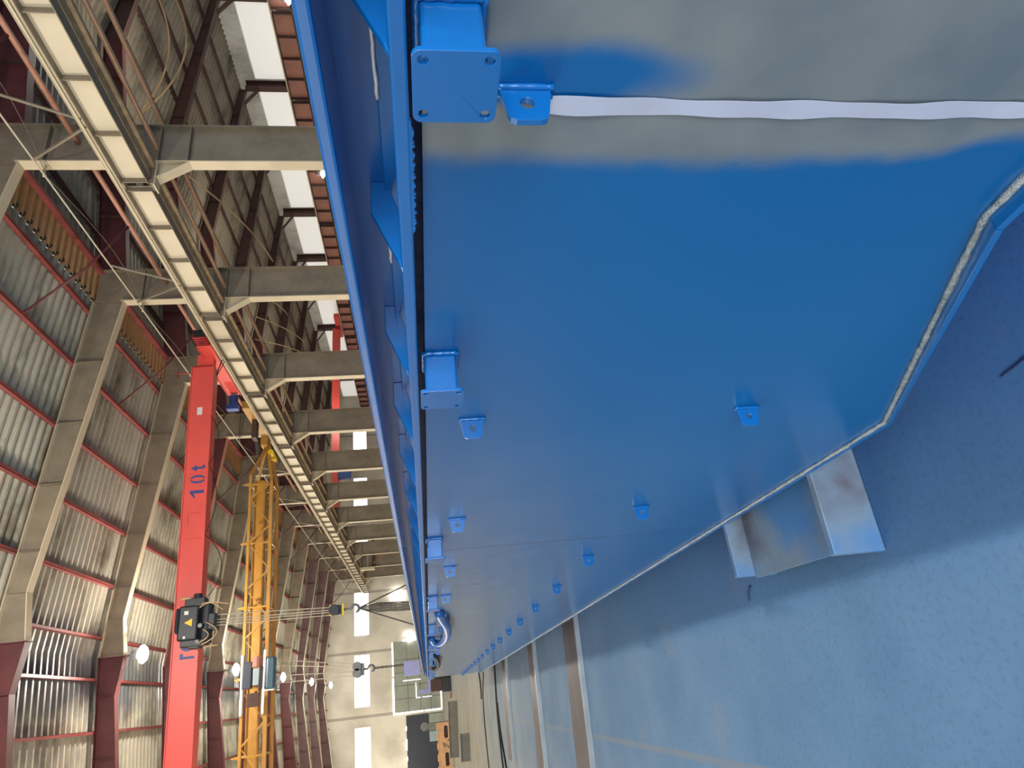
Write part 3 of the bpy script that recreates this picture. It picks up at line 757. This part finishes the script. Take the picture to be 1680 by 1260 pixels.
MB().tube([(3.4, 20.98, 8.52), (3.42, 20.98, 8.22)], .03, 8).tube([(2.05, 20.98, 7.75), (2.06, 20.98, 7.4)], .02, 8).tube(droop((3.2, 20.9, 7.9), (3.0, 20.9, 7.3), -.05, 0, 8, (.12, 0, 0)), .014, 6).tube(droop((3.1, 20.9, 7.95), (3.15, 20.9, 7.15), -.1, 0, 8, (.1, 0, 0)), .014, 6).tube(droop((2.7, 20.9, 7.75), (2.1, 20.9, 7.8), .35, 0, 8), .016, 6).tube(droop((2.5, 20.9, 7.8), (2.15, 20.9, 7.9), .2, 0, 8), .016, 6).build('loose_cable', 'cable', hz, off=hL, smooth=True)
for i, (xa, xb) in enumerate(((2.92, 2.82), (2.78, 2.74), (2.7, 2.68), (2.62, 2.6))):
    MB().tube([(xa, 21.2, 7.7), (xb, 21.2, 4.3)], .014, 6).build('rope', 'rope', hz, off=hL)
hk = MB().box(2.58, 2.86, 21.12, 21.28, 3.95, 4.32).tube([(2.72, 21.05, 4.2), (2.72, 21.35, 4.2)], .16, 16)
hk.build('hook_block', 'black', hz, off=hL, bevel=.02)
MB().box(2.56, 2.88, 21.11, 21.13, 3.92, 3.98).box(2.56, 2.88, 21.11, 21.13, 4.28, 4.34).build('block_stripe', 'warn', hz, off=hL)
hp = [(2.72, 21.2, 3.95), (2.72, 21.2, 3.72)]+[(2.72+.11*math.sin(a), 21.2, 3.6+.11*math.cos(a)) for a in [i*PI/8 for i in range(1, 13)]]
MB().tube(hp, [.04]*3+[.045]*9+[.03, .015], 10).build('hook', 'steelgrey', hz, off=hL, smooth=True)
# chain bundle and two slings in the hook
sL = Vector((2.7, 21.2, 2.0))
sl = root('chain_sling', sL, 'thick bundle of dark lifting chains with two side slings, hanging from the red crane hook', 'chain sling')
for k in range(6):
    ph = k*PI/3; b = MB(); pts = []
    for i in range(40):
        t = i/39; z = 3.5-t*2.3; w = .02+.12*min(1, t*4)
        pts.append((2.72-.1*t+w*math.cos(ph+i*1.15), 21.2+w*.5*math.sin(ph+i*1.15), z))
    b.tube(pts, .015, 6).build('chain', 'chain', sl, off=sL)
for s_ in (1, -1):
    MB().tube([(2.72, 21.2, 3.5), (2.72+s_*.62, 21.2, 1.9)], .022, 8).build('sling_leg', 'chain', sl, off=sL)

# ------------------------------------------------------------------ yellow lattice crane
yL = Vector((11.0, 27.8, 8.28))
yc = root('bridge_crane', yL, 'yellow lattice overhead crane crossing the main bay beyond the red one', 'crane')
yc.rotation_euler = (0, -.019, 0)
# local frame: x measured from the right end, y across, z from the rail top
Xl = lambda X: X-11.0
yn, yf = -.6, .6
MB().box(-18.6, -2.0, -.1, .1, -.40, -.02).box(-18.6, -2.0, -.16, .16, -.02, .01).box(-18.6, -2.0, -.16, .16, -.43, -.40).build('main_girder', 'yellow', yc)
ztl, zbl = .06, -.76
tops = [Xl(8.1-1.78*k) for k in range(10)]; bots = [Xl(8.75-1.76*k) for k in range(11)]
for y_, nm in ((yn, 'n'), (yf, 'f')):
    MB().bar((-18.6, y_, ztl), (-1.9, y_, ztl), .1, .1).bar((-1.9, y_, ztl), (-.5, 0, -.38), .1, .1).build('top_chord', 'yellow', yc)
    MB().bar((-18.6, y_, zbl), (-2.2, y_, zbl), .12, .13).bar((-2.2, y_, zbl), (-.9, y_*.6, -.55), .12, .13).bar((-.9, y_*.6, -.55), (-.2, 0, -.42), .12, .13).build('bottom_chord', 'yellow', yc)
    for k in range(9):
        MB().bar((tops[k], y_, ztl), (bots[k], y_, zbl), .06, .06).build('diagonal', 'yellow', yc)
        MB().bar((tops[k], y_, ztl), (bots[k+1], y_, zbl), .04, .04).build('diagonal', 'yellow', yc)
    for X in (8.7, 6.3, 3.87, 1.4, -1.1, -3.6):
        MB().bar((Xl(X), y_, ztl), (Xl(X), y_, zbl), .06, .06).build('post', 'yellow', yc)
for X in (8.7, 6.3, 3.87, 1.4, -1.1, -3.6):
    MB().bar((Xl(X), yn, zbl), (Xl(X), yf, zbl), .05, .05).bar((Xl(X), yn, ztl), (Xl(X), yf, ztl), .05, .05).build('cross_tie', 'yellow', yc)
    MB().prism([(Xl(X)-.06, ztl+.05), (Xl(X)+.06, ztl+.05), (Xl(X)+.02, ztl+.28), (Xl(X)-.02, ztl+.28)], XZ, yn-.05, yn+.0).build('walkway_bracket', 'yellow', yc)
MB().box(-.55, -.05, -.35, .35, -.5, -.2).build('girder_head', 'yellow', yc, bevel=.05)
MB().box(.75, 1.1, -1.4, 1.6, -.02, .35).build('end_carriage', 'yellow', yc, bevel=.02)
MB().box(-.1, .8, -.25, .25, .02, .2).build('carriage_joint', 'darkbrown', yc)
MB().tube([(-.9, .1, -.62), (-.9, .5, -.62)], .13, 12).tube([(-.9, -.5, -.66), (-.9, -.15, -.66)], .11, 12).build('travel_motor', 'warn', yc, smooth=False)
MB().tube([(Xl(2.2), yn-.1, .06), (Xl(.2), yn-.1, .06)], .06, 8).build('cable_sleeve', 'white', yc)
# its hoist
hL = Vector((1.45, 26.9, 7.3))
hz = root('hoist_trolley', hL, 'blue and grey hoist under the yellow lattice crane', 'hoist')
MB().box(1.0, 2.0, 26.75, 27.1, 7.2, 7.32).box(1.02, 1.98, 26.8, 27.1, 7.02, 7.2).build('rope_drum', 'bluemotor' if False else 'black', hz, off=hL, bevel=.05)
MB().box(.98, 2.05, 26.72, 27.08, 6.96, 7.26).build('drum_housing', 'teal', hz, off=hL, bevel=.06)
MB().box(1.05, 1.95, 26.85, 27.12, 7.78, 8.1).build('trolley_frame', 'navy', hz, off=hL, bevel=.03)
MB().tube([(2.1, 26.95, 7.6), (1.75, 26.95, 7.6)], .2, 14).build('travel_motor', 'brick', hz, off=hL)
MB().box(1.15, 1.7, 26.8, 27.0, 7.5, 7.72).build('control_box', 'cabinet', hz, off=hL, bevel=.02)
MB().box(1.0, 1.75, 26.78, 27.0, 7.36, 7.52).build('motor_cover', 'black', hz, off=hL, bevel=.02)
MB().tube([(.95, 26.9, 7.62), (.5, 26.9, 7.55), (.55, 26.9, 7.75), (.85, 26.9, 7.5)], .05, 8).box(.45, .9, 26.85, 26.95, 7.5, 7.9).build('brake_unit', 'darkbrown', hz, off=hL)
MB().bar((2.3, 26.8, 7.34), (.2, 26.8, 7.34), .03, .09).build('drum_rail', 'white', hz, off=hL)
MB().box(.93, .97, 26.75, 27.05, 6.98, 7.3).build('drum_flange', 'white', hz, off=hL)
for xa, xb in ((1.95, 1.5), (1.75, 1.4), (1.4, 1.25), (1.15, 1.12)):
    MB().tube([(xa, 27.0, 7.0), (xb, 27.2, 4.15)], .016, 6).build('rope', 'rope', hz, off=hL)
MB().box(1.1, 1.52, 27.12, 27.28, 3.85, 4.2).tube([(1.2, 27.05, 4.1), (1.2, 27.35, 4.1)], .17, 14).tube([(1.42, 27.05, 4.1), (1.42, 27.35, 4.1)], .17, 14).build('hook_block', 'steelgrey', hz, off=hL, bevel=.02)
hp = [(1.31, 27.2, 3.88), (1.31, 27.2, 3.72)]+[(1.31+.11*math.sin(a), 27.2, 3.6+.11*math.cos(a)) for a in [i*PI/8 for i in range(1, 13)]]
MB().tube(hp, [.04]*3+[.045]*9+[.03, .015], 10).build('hook', 'steelgrey', hz, off=hL, smooth=True)
ch = MB(); 
for ph in (0, PI):
    ch.tube([(1.31+.03*math.cos(ph+i*.9), 27.2+.03*math.sin(ph+i*.9), 3.55-i*.05) for i in range(26)], .02, 6)
tag(ch.build('lifting_chain', 'chain'), 'thin twisted lifting chain hanging from the yellow crane hook', 'chain')
pl = MB().prism([(.92, 1.8), (1.42, 1.82), (1.42, 2.4), (.92, 2.4)], XZ, 27.15, 27.25)
o = pl.build('steel_plate', 'lav', bevel=.01); tag(o, 'lavender painted plate hanging on the chain of the yellow crane', 'plate')
sg = MB().tube([(1.31, 27.2, 2.3), (1.33, 27.2, 2.45)], .02, 6).build('lifting_eye', 'chain', o)

# ------------------------------------------------------------------ service platform hung on the far columns
pL = Vector((13.5, 66.2, 6.0))
sp_ = root('service_platform', pL, 'small cream service platform on a dark bracket, between far right columns', 'platform')
MB().box(11.9, 16.3, 66.1, 66.25, 5.95, 6.25).build('bracket_beam', 'darkbrown', sp_, off=pL)
MB().bar((12.5, 66.1, 6.1), (14.2, 66.1, 3.8), .1, .16).build('strut', 'brick', sp_, off=pL)
MB().box(11.85, 12.1, 65.6, 66.1, 5.95, 7.3).build('deck', 'cream', sp_, off=pL)
rl = MB()
for z in (6.3, 7.0): rl.bar((12.1, 65.7, z+.3), (13.6, 65.7, z+.3), .05, .05)
rl.build('guard_rail', 'cream', sp_, off=pL)
# wall floodlights at the end
for (X, z, lab) in ((11.25, 4.4, 'round white wall floodlight on the end wall, left of the blue rim'), (6.6, 3.25, 'small white floodlight beside the grey gate')):
    o = MB().tube([(X, YE-.1, z), (X, YE-.35, z)], .42 if X > 9 else .3, 18).build('floodlight', 'lamp', smooth=False); tag(o, lab, 'lamp', 'end wall floodlights')
    MB().box(X-.1, X+.1, YE-.1, YE-.002, z-.1, z+.5).build('wall_bracket', 'steelgrey', o)

# ------------------------------------------------------------------ the blue body
vb = Vector((104-630, 704.5-840, f)).normalized()
Yb = Vector((vb.dot(vX), vb.dot(vY), vb.dot(vZ)))
Xb = Yb.cross(Vector((0, 0, 1))).normalized(); Zb = Xb.cross(Yb)
R = Matrix((Xb, Yb, Zb)).transposed()
org = Vector((0, 0, 1.6))-R @ Vector((0, 0, 1.6))
bd = root('steel_hopper_body', org, 'long glossy blue welded steel body filling the right half of the hall', 'steel body')
bd.rotation_euler = R.to_euler()
XF = .62; XB = 2.7; ZT = 1.576
prof = [(-1.6, ZT), (-1.6, .68), (.67, .68), (.755, .671), (1.70, .212), (18.25, .212), (18.75, .75), (18.75, ZT)]
MB().prism(prof, YZ, XF, XB).build('shell', 'shell', bd)
low = prof[1:7]
bp = MB()
for (a, za), (b_, zb_) in zip(low[:-1], low[1:]):
    pa, pb_ = (.034, .034) if b_ < 1.0 else ((.034, .013) if a < 1.0 else (.013, .013))
    k = len(bp.v)
    bp.v += [(XF-pa, a, za), (XF-pb_, b_, zb_), (XB+.03, b_, zb_), (XB+.03, a, za), (XF-pa, a, za-.014), (XF-pb_, b_, zb_-.014), (XB+.03, b_, zb_-.014), (XB+.03, a, za-.014)]
    bp.f += [tuple(i+k for i in q) for q in ((0, 1, 2, 3), (7, 6, 5, 4), (0, 4, 5, 1), (1, 5, 6, 2), (2, 6, 7, 3), (3, 7, 4, 0))]
bp.build('bottom_plate', 'blue', bd, bevel=.002)
wpts = []; wr = []
for (a, za), (b_, zb_) in zip(low[:-1], low[1:]):
    ln = math.hypot(b_-a, zb_-za); n = max(4, int(ln/.02)) if a < 3 else max(4, int(ln/.05))
    for i in range(n):
        t = i/n; wpts.append((XF-.004+random.uniform(-.001, .001), a+(b_-a)*t, za+(zb_-za)*t+.005)); wr.append(.0068+random.uniform(-.0013, .0013))
MB().tube(wpts, wr, 8).build('weld_seam', 'weld', bd, smooth=True)
MB().box(XF+.05, XB, -1.6, 18.8, ZT, 1.591).build('spacer_bar', 'recess', bd)
MB().box(.585, XB+.05, -1.6, 18.9, 1.591, 1.609).build('deck_flange', 'blue', bd, bevel=.003)
MB().box(.735, .76, -1.6, 18.8, 1.609, 1.631).build('kerb_strip', 'blue', bd, bevel=.002)
MB().box(.752, 2.6, -1.6, 18.8, 1.609, 1.69).build('upper_web', 'blue', bd)
MB().box(.615, 2.7, -1.6, 18.9, 1.681, 1.699).build('top_rim', 'blue', bd, bevel=.004)
# drips of paint and lumps of bead under the flange edge near the camera
dr = MB(); n = 60
for i in range(n+1):
    y = .545+i*.2/n; dz = (.0015+.0045*abs(math.sin(i*1.7)*math.sin(i*.61+1)))*min(1, i/4, (n-i)/4)
    dr.v += [(.586, y, 1.5925), (.5865, y, 1.591-dz), (.591, y, 1.5905-dz*.8), (.591, y, 1.5925)]
for i in range(n):
    for k in range(4): dr.f.append((4*i+k, 4*i+(k+1) % 4, 4*i+4+(k+1) % 4, 4*i+4+k))
dr.build('ragged_paint_edge', 'blue', bd)
# gussets on the flange
gm = MB().prism([(.587, 1.609), (.69, 1.609), (.734, 1.622), (.752, 1.622), (.752, 1.653), (.692, 1.653)], XZ, -.005, .005)
gs = gm.build('gusset', 'blue', bd, bevel=.0015)
gs.location = (0, .465-.365, 0)
sw = MB(); 
sw.tube([(.731, i*.012, 1.6305+random.uniform(-.0006, .0006)) for i in range(15)], [.0026+random.uniform(-.0006, .0006) for i in range(15)], 6)
sk = sw.build('skip_weld', 'weldbright', bd, smooth=True); sk.location = (0, .465-.365+.012, 0)
for i in range(1, 51):
    y = .465-.365+i*.3645
    a = gs.copy(); COL.objects.link(a); a.location = (0, y, 0)
    a = sk.copy(); COL.objects.link(a); a.location = (0, y+.012, 0)
# lugs
def rrect(x0, x1, y0, y1, r, n=5):
    out = []
    for cx, cy, a0 in ((x1-r, y1-r, 0), (x0+r, y1-r, 90), (x0+r, y0+r, 180), (x1-r, y0+r, 270)):
        for i in range(n+1):
            t = math.radians(a0+90*i/n); out.append((cx+r*math.cos(t), cy+r*math.sin(t)))
    return out
def circ(cx, cy, r, n=18): return [(cx+r*math.cos(-2*PI*i/n), cy+r*math.sin(-2*PI*i/n)) for i in range(n)]
lug = MB().prism([(XF+.002, -.031), (XF-.04, -.024), (XF-.049, -.021), (XF-.052, -.014), (XF-.052, .014), (XF-.049, .021), (XF-.04, .024), (XF+.002, .031)], XZ, -.004, .004, holes=[circ(XF-.026, 0, .0085)])
lg = lug.build('lug', 'blue', bd, bevel=.0008)
wl = MB()
for s_ in (-1, 1):
    wl.tube([(XF-.003, s_*.0055, -.033+i*.0055) for i in range(13)], [.0045+random.uniform(-.0008, .0008) for i in range(13)], 6)
lw = wl.build('fillet_weld', 'blue', lg, smooth=True)
def put_lug(y, z):
    a = lg.copy(); COL.objects.link(a); a.location = (0, y, z)
    b_ = lw.copy(); COL.objects.link(b_); b_.parent = a
lg.location = (0, .53, 1.46); lg['label'] = 'lug nearest the camera, with tape hanging from it'
for k in range(1, 19): put_lug(.53+.975*k, 1.464)
for k in range(0, 18): put_lug(1.53+.98*k, .735)
# brackets with four-hole end plates
pw = .0415
br = MB()
br.box(XF-.083, XF, -.031, .031, 1.517, 1.578).build
bk = br.build('mounting_bracket', 'blue', bd, bevel=.004)
pb = MB().prism(rrect(-pw, pw, 1.547-pw, 1.547+pw, .009), YZ, XF-.089, XF-.083, holes=[circ(sx*.031, 1.547+sz*.031, .0052) for sx in (-1, 1) for sz in (-1, 1)])
pe = pb.build('end_plate', 'blue', bk, bevel=.0008)
bw = MB()
ring = [(-.034, 1.514), (.034, 1.514), (.034, 1.581), (-.034, 1.581), (-.034, 1.514)]
pts = []
for (a, b_), (c_, d__) in zip(ring[:-1], ring[1:]):
    for i in range(10): pts.append((XF-.004, a+(c_-a)*i/10, b_+(d__-b_)*i/10))
bw.tube(pts+[pts[0]], [.005+random.uniform(-.001, .001) for _ in range(len(pts)+1)], 6)
bw = bw.build('fillet_weld', 'blue', bk, smooth=True)
bk.location = (0, .455, 0)
for i, y in enumerate((1.185, 2.80, 4.44, 6.11, 7.75, 9.4, 11.05, 12.7, 14.35, 16.0, 17.65)):
    a = bk.copy(); COL.objects.link(a); a.location = (0, y, 0)
    for q in (pe, bw):
        b_ = q.copy(); COL.objects.link(b_); b_.parent = a
# things lying on or under the body
def inb(p): return R @ Vector(p)+org
tp = MB(); n = 40
for i in range(n+1):
    t = i/n; z = 1.43-t*.735
    yc_ = .549+.004*math.sin(t*3.0)-.006*t*t; w = .0125+.0012*math.sin(t*19)+.0008*math.sin(t*47)
    x = XF-.0022-.0010*math.sin(t*23)
    tp.v += [tuple(inb((x, yc_-w, z))), tuple(inb((x-.001*math.sin(t*31), yc_+w, z)))]
tp.f = [(2*i, 2*i+1, 2*i+3, 2*i+2) for i in range(n)]
o = tp.build('masking_tape', 'tape'); so = o.modifiers.new('t', 'SOLIDIFY'); so.thickness = .0006
tag(o, 'white strip of masking tape stuck down the blue side below the nearest lug', 'masking tape')
def smooth_path(pts, n=6):
    out = []
    for i in range(len(pts)-1):
        p0 = Vector(pts[max(i-1, 0)]); p1 = Vector(pts[i]); p2 = Vector(pts[i+1]); p3 = Vector(pts[min(i+2, len(pts)-1)])
        for k in range(n):
            t = k/n
            out.append(.5*((2*p1)+(-p0+p2)*t+(2*p0-5*p1+4*p2-p3)*t*t+(-p0+3*p1-3*p2+p3)*t**3))
    out.append(Vector(pts[-1])); return out
h1 = [(.60, 5.15, 1.50), (.585, 5.4, 1.475), (.56, 5.7, 1.435), (.55, 6.3, 1.41), (.55, 6.9, 1.42), (.555, 7.3, 1.46), (.57, 7.35, 1.52), (.6, 7.2, 1.545)]
o = MB().tube([inb(p) for p in smooth_path(h1)], .034, 10).build('hose', 'bluedeep', smooth=True); tag(o, 'blue hose looped over the fifth to seventh lugs on the body side', 'hose', 'hoses on the lugs')
h2 = [(.6, 9.9, 1.50), (.57, 10.3, 1.46), (.55, 11.0, 1.43), (.55, 12.2, 1.44), (.56, 12.9, 1.5), (.57, 12.2, 1.55), (.6, 11.6, 1.52)]
o = MB().tube([inb(p) for p in smooth_path(h2)], .032, 10).build('hose', 'rubber', smooth=True); tag(o, 'dark hose looped over lugs near the far end of the blue body', 'hose', 'hoses on the lugs')

# support: a wide H section lying on its side under the body
sL = Vector((1.6, 2.55, 0))
st = root('support_beam', sL, 'wide blue and grey steel section on the floor carrying the blue body', 'support beam')
zs = .196
st_f = MB().box(.305, 2.9, 2.165, 2.195, .001, zs); st_f.build('flange', 'stand', st, bevel=.004, off=sL)
st_g = MB().box(.355, 2.9, 2.93, 2.96, .001, zs); st_g.build('flange', 'stand', st, bevel=.004, off=sL)
MB().prism([(.325, 2.195), (.345, 2.93), (2.9, 2.93), (2.9, 2.195)], XY, .09, .11).build('web', 'stand', st, off=sL)
# floor strips
def strip(name, pts, z, mat, label, cat, group=None):
    o = MB().prism(pts, XY, 0.0, z).build(name, mat); return tag(o, label, cat, group)
s1 = strip('floor_strip', [(1.9, 7.14), (-3.2, 7.62), (-3.2, 8.5), (1.9, 7.78)], .03, 'rail', 'widest worn steel strip across the floor, nearest the camera', 'floor strip', 'steel strips in the floor')
MB().prism([(1.9, 7.09), (-3.2, 7.55), (-3.2, 7.62), (1.9, 7.14)], XY, 0, .045).build('strip_edge', 'railedge', s1)
s2 = strip('floor_strip', [(1.9, 10.28), (-3.2, 10.55), (-3.2, 11.5), (1.9, 10.78)], .03, 'rail', 'worn steel strip across the floor, second from the camera', 'floor strip', 'steel strips in the floor')
MB().prism([(1.9, 10.2), (-3.2, 10.45), (-3.2, 10.55), (1.9, 10.28)], XY, 0, .05).build('strip_edge', 'railedge', s2)
s3 = strip('floor_strip', [(1.9, 14.0), (-1.22, 14.4), (-1.22, 15.2), (1.9, 14.7)], .04, 'rail', 'short worn steel strip across the floor, third from the camera', 'floor strip', 'steel strips in the floor')
MB().prism([(1.9, 13.9), (-1.22, 14.3), (-1.22, 14.4), (1.9, 14.0)], XY, 0, .05).build('strip_edge', 'railedge', s3)
for pts, r, lab in (([(1.2, 16.6, .02), (.47, 16.75, .02), (-.32, 17.0, .02), (-1.0, 16.9, .02), (-2.2, 16.5, .02)], .02, 'thick dark cable on the floor beyond the short strip'),
                    ([(-.2, 16.85, .02), (-.6, 16.75, .02), (-.95, 16.55, .02), (-1.45, 16.05, .02), (-2.2, 15.6, .02)], .02, 'second dark cable splitting off towards the camera'),
                    ([(1.2, 20.0, .02), (.6, 20.1, .02), (0, 20.9, .02), (-.8, 21.1, .02), (-2.4, 20.7, .02)], .015, 'thin dark cable on the floor, far one'),
                    ([(1.0, 22.2, .02), (.67, 22.0, .02), (.3, 21.6, .02), (-.05, 21.6, .02), (-.1, 21.9, .02)], .02, 'short hooked cable end on the floor at the body corner')):
    tag(MB().tube(smooth_path(pts), r, 6).build('floor_cable', 'rubber', smooth=True), lab, 'cable', 'cables on the floor')
tag(MB().tube([(.655, 1.36, .003), (.645, 1.42, .003), (.64, 1.47, .002)], .004, 6).build('rebar_offcut', 'recess'), 'small dark steel offcut on the floor near the tail of the body', 'offcut')
tag(MB().tube([(.345, 3.22, .004), (.31, 3.26, .004), (.28, 3.27, .004)], .005, 6).build('rebar_offcut', 'recess'), 'dark steel offcut on the floor beyond the support beam', 'offcut')

# ------------------------------------------------------------------ far end of the floor
def channel(x0, x1, y0, y1, skew, h, name, lab):
    L = Vector(((x0+x1)/2, y0, 0)); c = root(name, L, lab, 'steel section', 'steel sections on the floor')
    P = lambda x, y: (x, y+skew*(x1-x))
    t = .03
    def slab(z0, z1, ya, yb, nm, m):
        MB().prism([P(x0, ya), P(x1, ya), P(x1, yb), P(x0, yb)], XY, z0, z1).build(nm, m, c, off=L)
    slab(t, h-t, y0+.06, y0+.1, 'web', 'darkchan'); slab(h-t, h, y0, y1, 'flange', 'darkchan'); slab(0, t, y0, y1, 'flange', 'darkchan')
channel(-3.0, -.15, 40.0, 40.5, .75, .5, 'steel_channel', 'long dark steel channel on the floor before the orange beam')
channel(-2.35, -1.33, 30.0, 30.4, .4, .37, 'steel_channel', 'short dark steel channel on the floor nearer the camera')
oL = Vector((-3.7, 52, 0))
ob = root('lifting_beam', oL, 'orange slotted beam standing on the floor before the dark gate', 'beam')
def slot(cx, cz, hw, hh):
    o = []
    for i in range(9): t = -PI/2+PI*i/8; o.append((cx+hw-hh+hh*math.cos(t), cz+hh*math.sin(t)))
    for i in range(9): t = PI/2+PI*i/8; o.append((cx-hw+hh+hh*math.cos(t), cz+hh*math.sin(t)))
    return o[::-1]
MB().prism([(-5.9, .12), (-1.45, .12), (-1.45, .95), (-5.9, .95)], XZ, 51.98, 52.02, holes=[slot(-2.05, .42, .4, .13), slot(-3.72, .42, .42, .13), slot(-5.2, .42, .42, .13)]).build('front_plate', 'orange', ob, off=oL)
MB().box(-5.9, -1.45, 52.2, 52.24, .12, .95).build('back_plate', 'darkbrown', ob, off=oL)
tpb = MB().box(-5.9, -1.45, 51.95, 52.27, .95, 1.0)
for x in (-1.7, -2.3, -2.9, -3.6, -4.3, -5.0): tpb.box(x-.2, x+.2, 52.0, 52.2, 1.0, 1.07)
tpb.build('top_edge', 'orange', ob, off=oL)
MB().box(-5.8, -5.5, 51.98, 52.24, 0, .12).box(-1.85, -1.5, 51.98, 52.24, 0, .12).build('foot', 'black', ob, off=oL)
mk = MB()
for pl_ in ([(-2.62, .22), (-2.55, .22), (-2.55, .34), (-2.62, .34)], [(-2.72, .62), (-2.66, .66), (-2.95, .3), (-3.0, .33)], [(-3.0, .6), (-2.7, .66), (-2.7, .6), (-3.0, .54)], [(-3.02, .34), (-2.92, .25), (-3.1, .2)]):
    mk.prism(pl_, XZ, 51.968, 51.982)
mk.build('paint_mark', 'black', ob, off=oL)
tag(MB().box(-2.74, -2.05, 56, 56.6, 0, 1.55).build('control_cabinet', 'cabinet', bevel=.03), 'pale grey cabinet behind the orange beam', 'cabinet')
cq = MB().box(-2.02, -1.5, 56, 56.5, 0, 1.6).build('fan_unit', 'gaterib', bevel=.03); tag(cq, 'darker grey fan unit behind the orange beam, right of the pale cabinet', 'machine')
MB().tube([(-1.72, 56.25, 1.9), (-1.72, 56.0, 1.9)], .3, 16).build('fan_drum', 'steelgrey', cq)
mL = Vector((.9, 48, 0))
ma = root('welding_machine', mL, 'black and brown machine with a lavender bracket, at the far end of the blue body', 'machine')
MB().box(.42, 1.3, 47.9, 48.5, .0, .58).build('base', 'black', ma, bevel=.04, off=mL)
MB().box(.5, 1.25, 47.95, 48.45, .58, 1.32).build('body', 'darkbrown', ma, bevel=.03, off=mL)
MB().box(.45, .72, 47.9, 48.2, 1.32, 2.05).box(.72, 1.25, 47.9, 48.2, 1.32, 1.5).box(.2, .45, 47.95, 48.1, 1.9, 2.02).build('bracket', 'lav', ma, off=mL, bevel=.02)
MB().box(1.25, 1.9, 47.9, 48.4, .5, 1.1).box(1.3, 1.7, 47.9, 48.4, 0, .5).build('side_arm', 'black', ma, bevel=.05, off=mL)
tag(MB().box(.0, .38, 47.6, 47.9, 0, .12).build('timber_block', 'brick'), 'reddish block on the floor beside the black machine', 'block')

# ------------------------------------------------------------------ light and colour
w = bpy.data.worlds.new('World'); S.world = w; w.use_nodes = True
bg = w.node_tree.nodes['Background']; bg.inputs['Color'].default_value = (.90, .94, 1.0, 1); bg.inputs['Strength'].default_value = .7
def area(loc, rot, sx, sy, w_, col):
    l = bpy.data.lights.new('assumed gate fill', 'AREA'); l.shape = 'RECTANGLE'; l.size = sx; l.size_y = sy; l.energy = w_; l.color = col
    o = bpy.data.objects.new('assumed_gate_fill', l); COL.objects.link(o); o.location = loc; o.rotation_euler = rot
area((-1.5, -9, 3.2), (PI/2, 0, 0), 8, 5, 1600, (.9, .96, 1))       # unseen fill light added behind the camera, standing for an assumed gate
S.view_settings.view_transform = 'Standard'; S.view_settings.look = 'None'; S.view_settings.gamma = 1.0
S.view_settings.use_curve_mapping = False; S.view_settings.exposure = 0
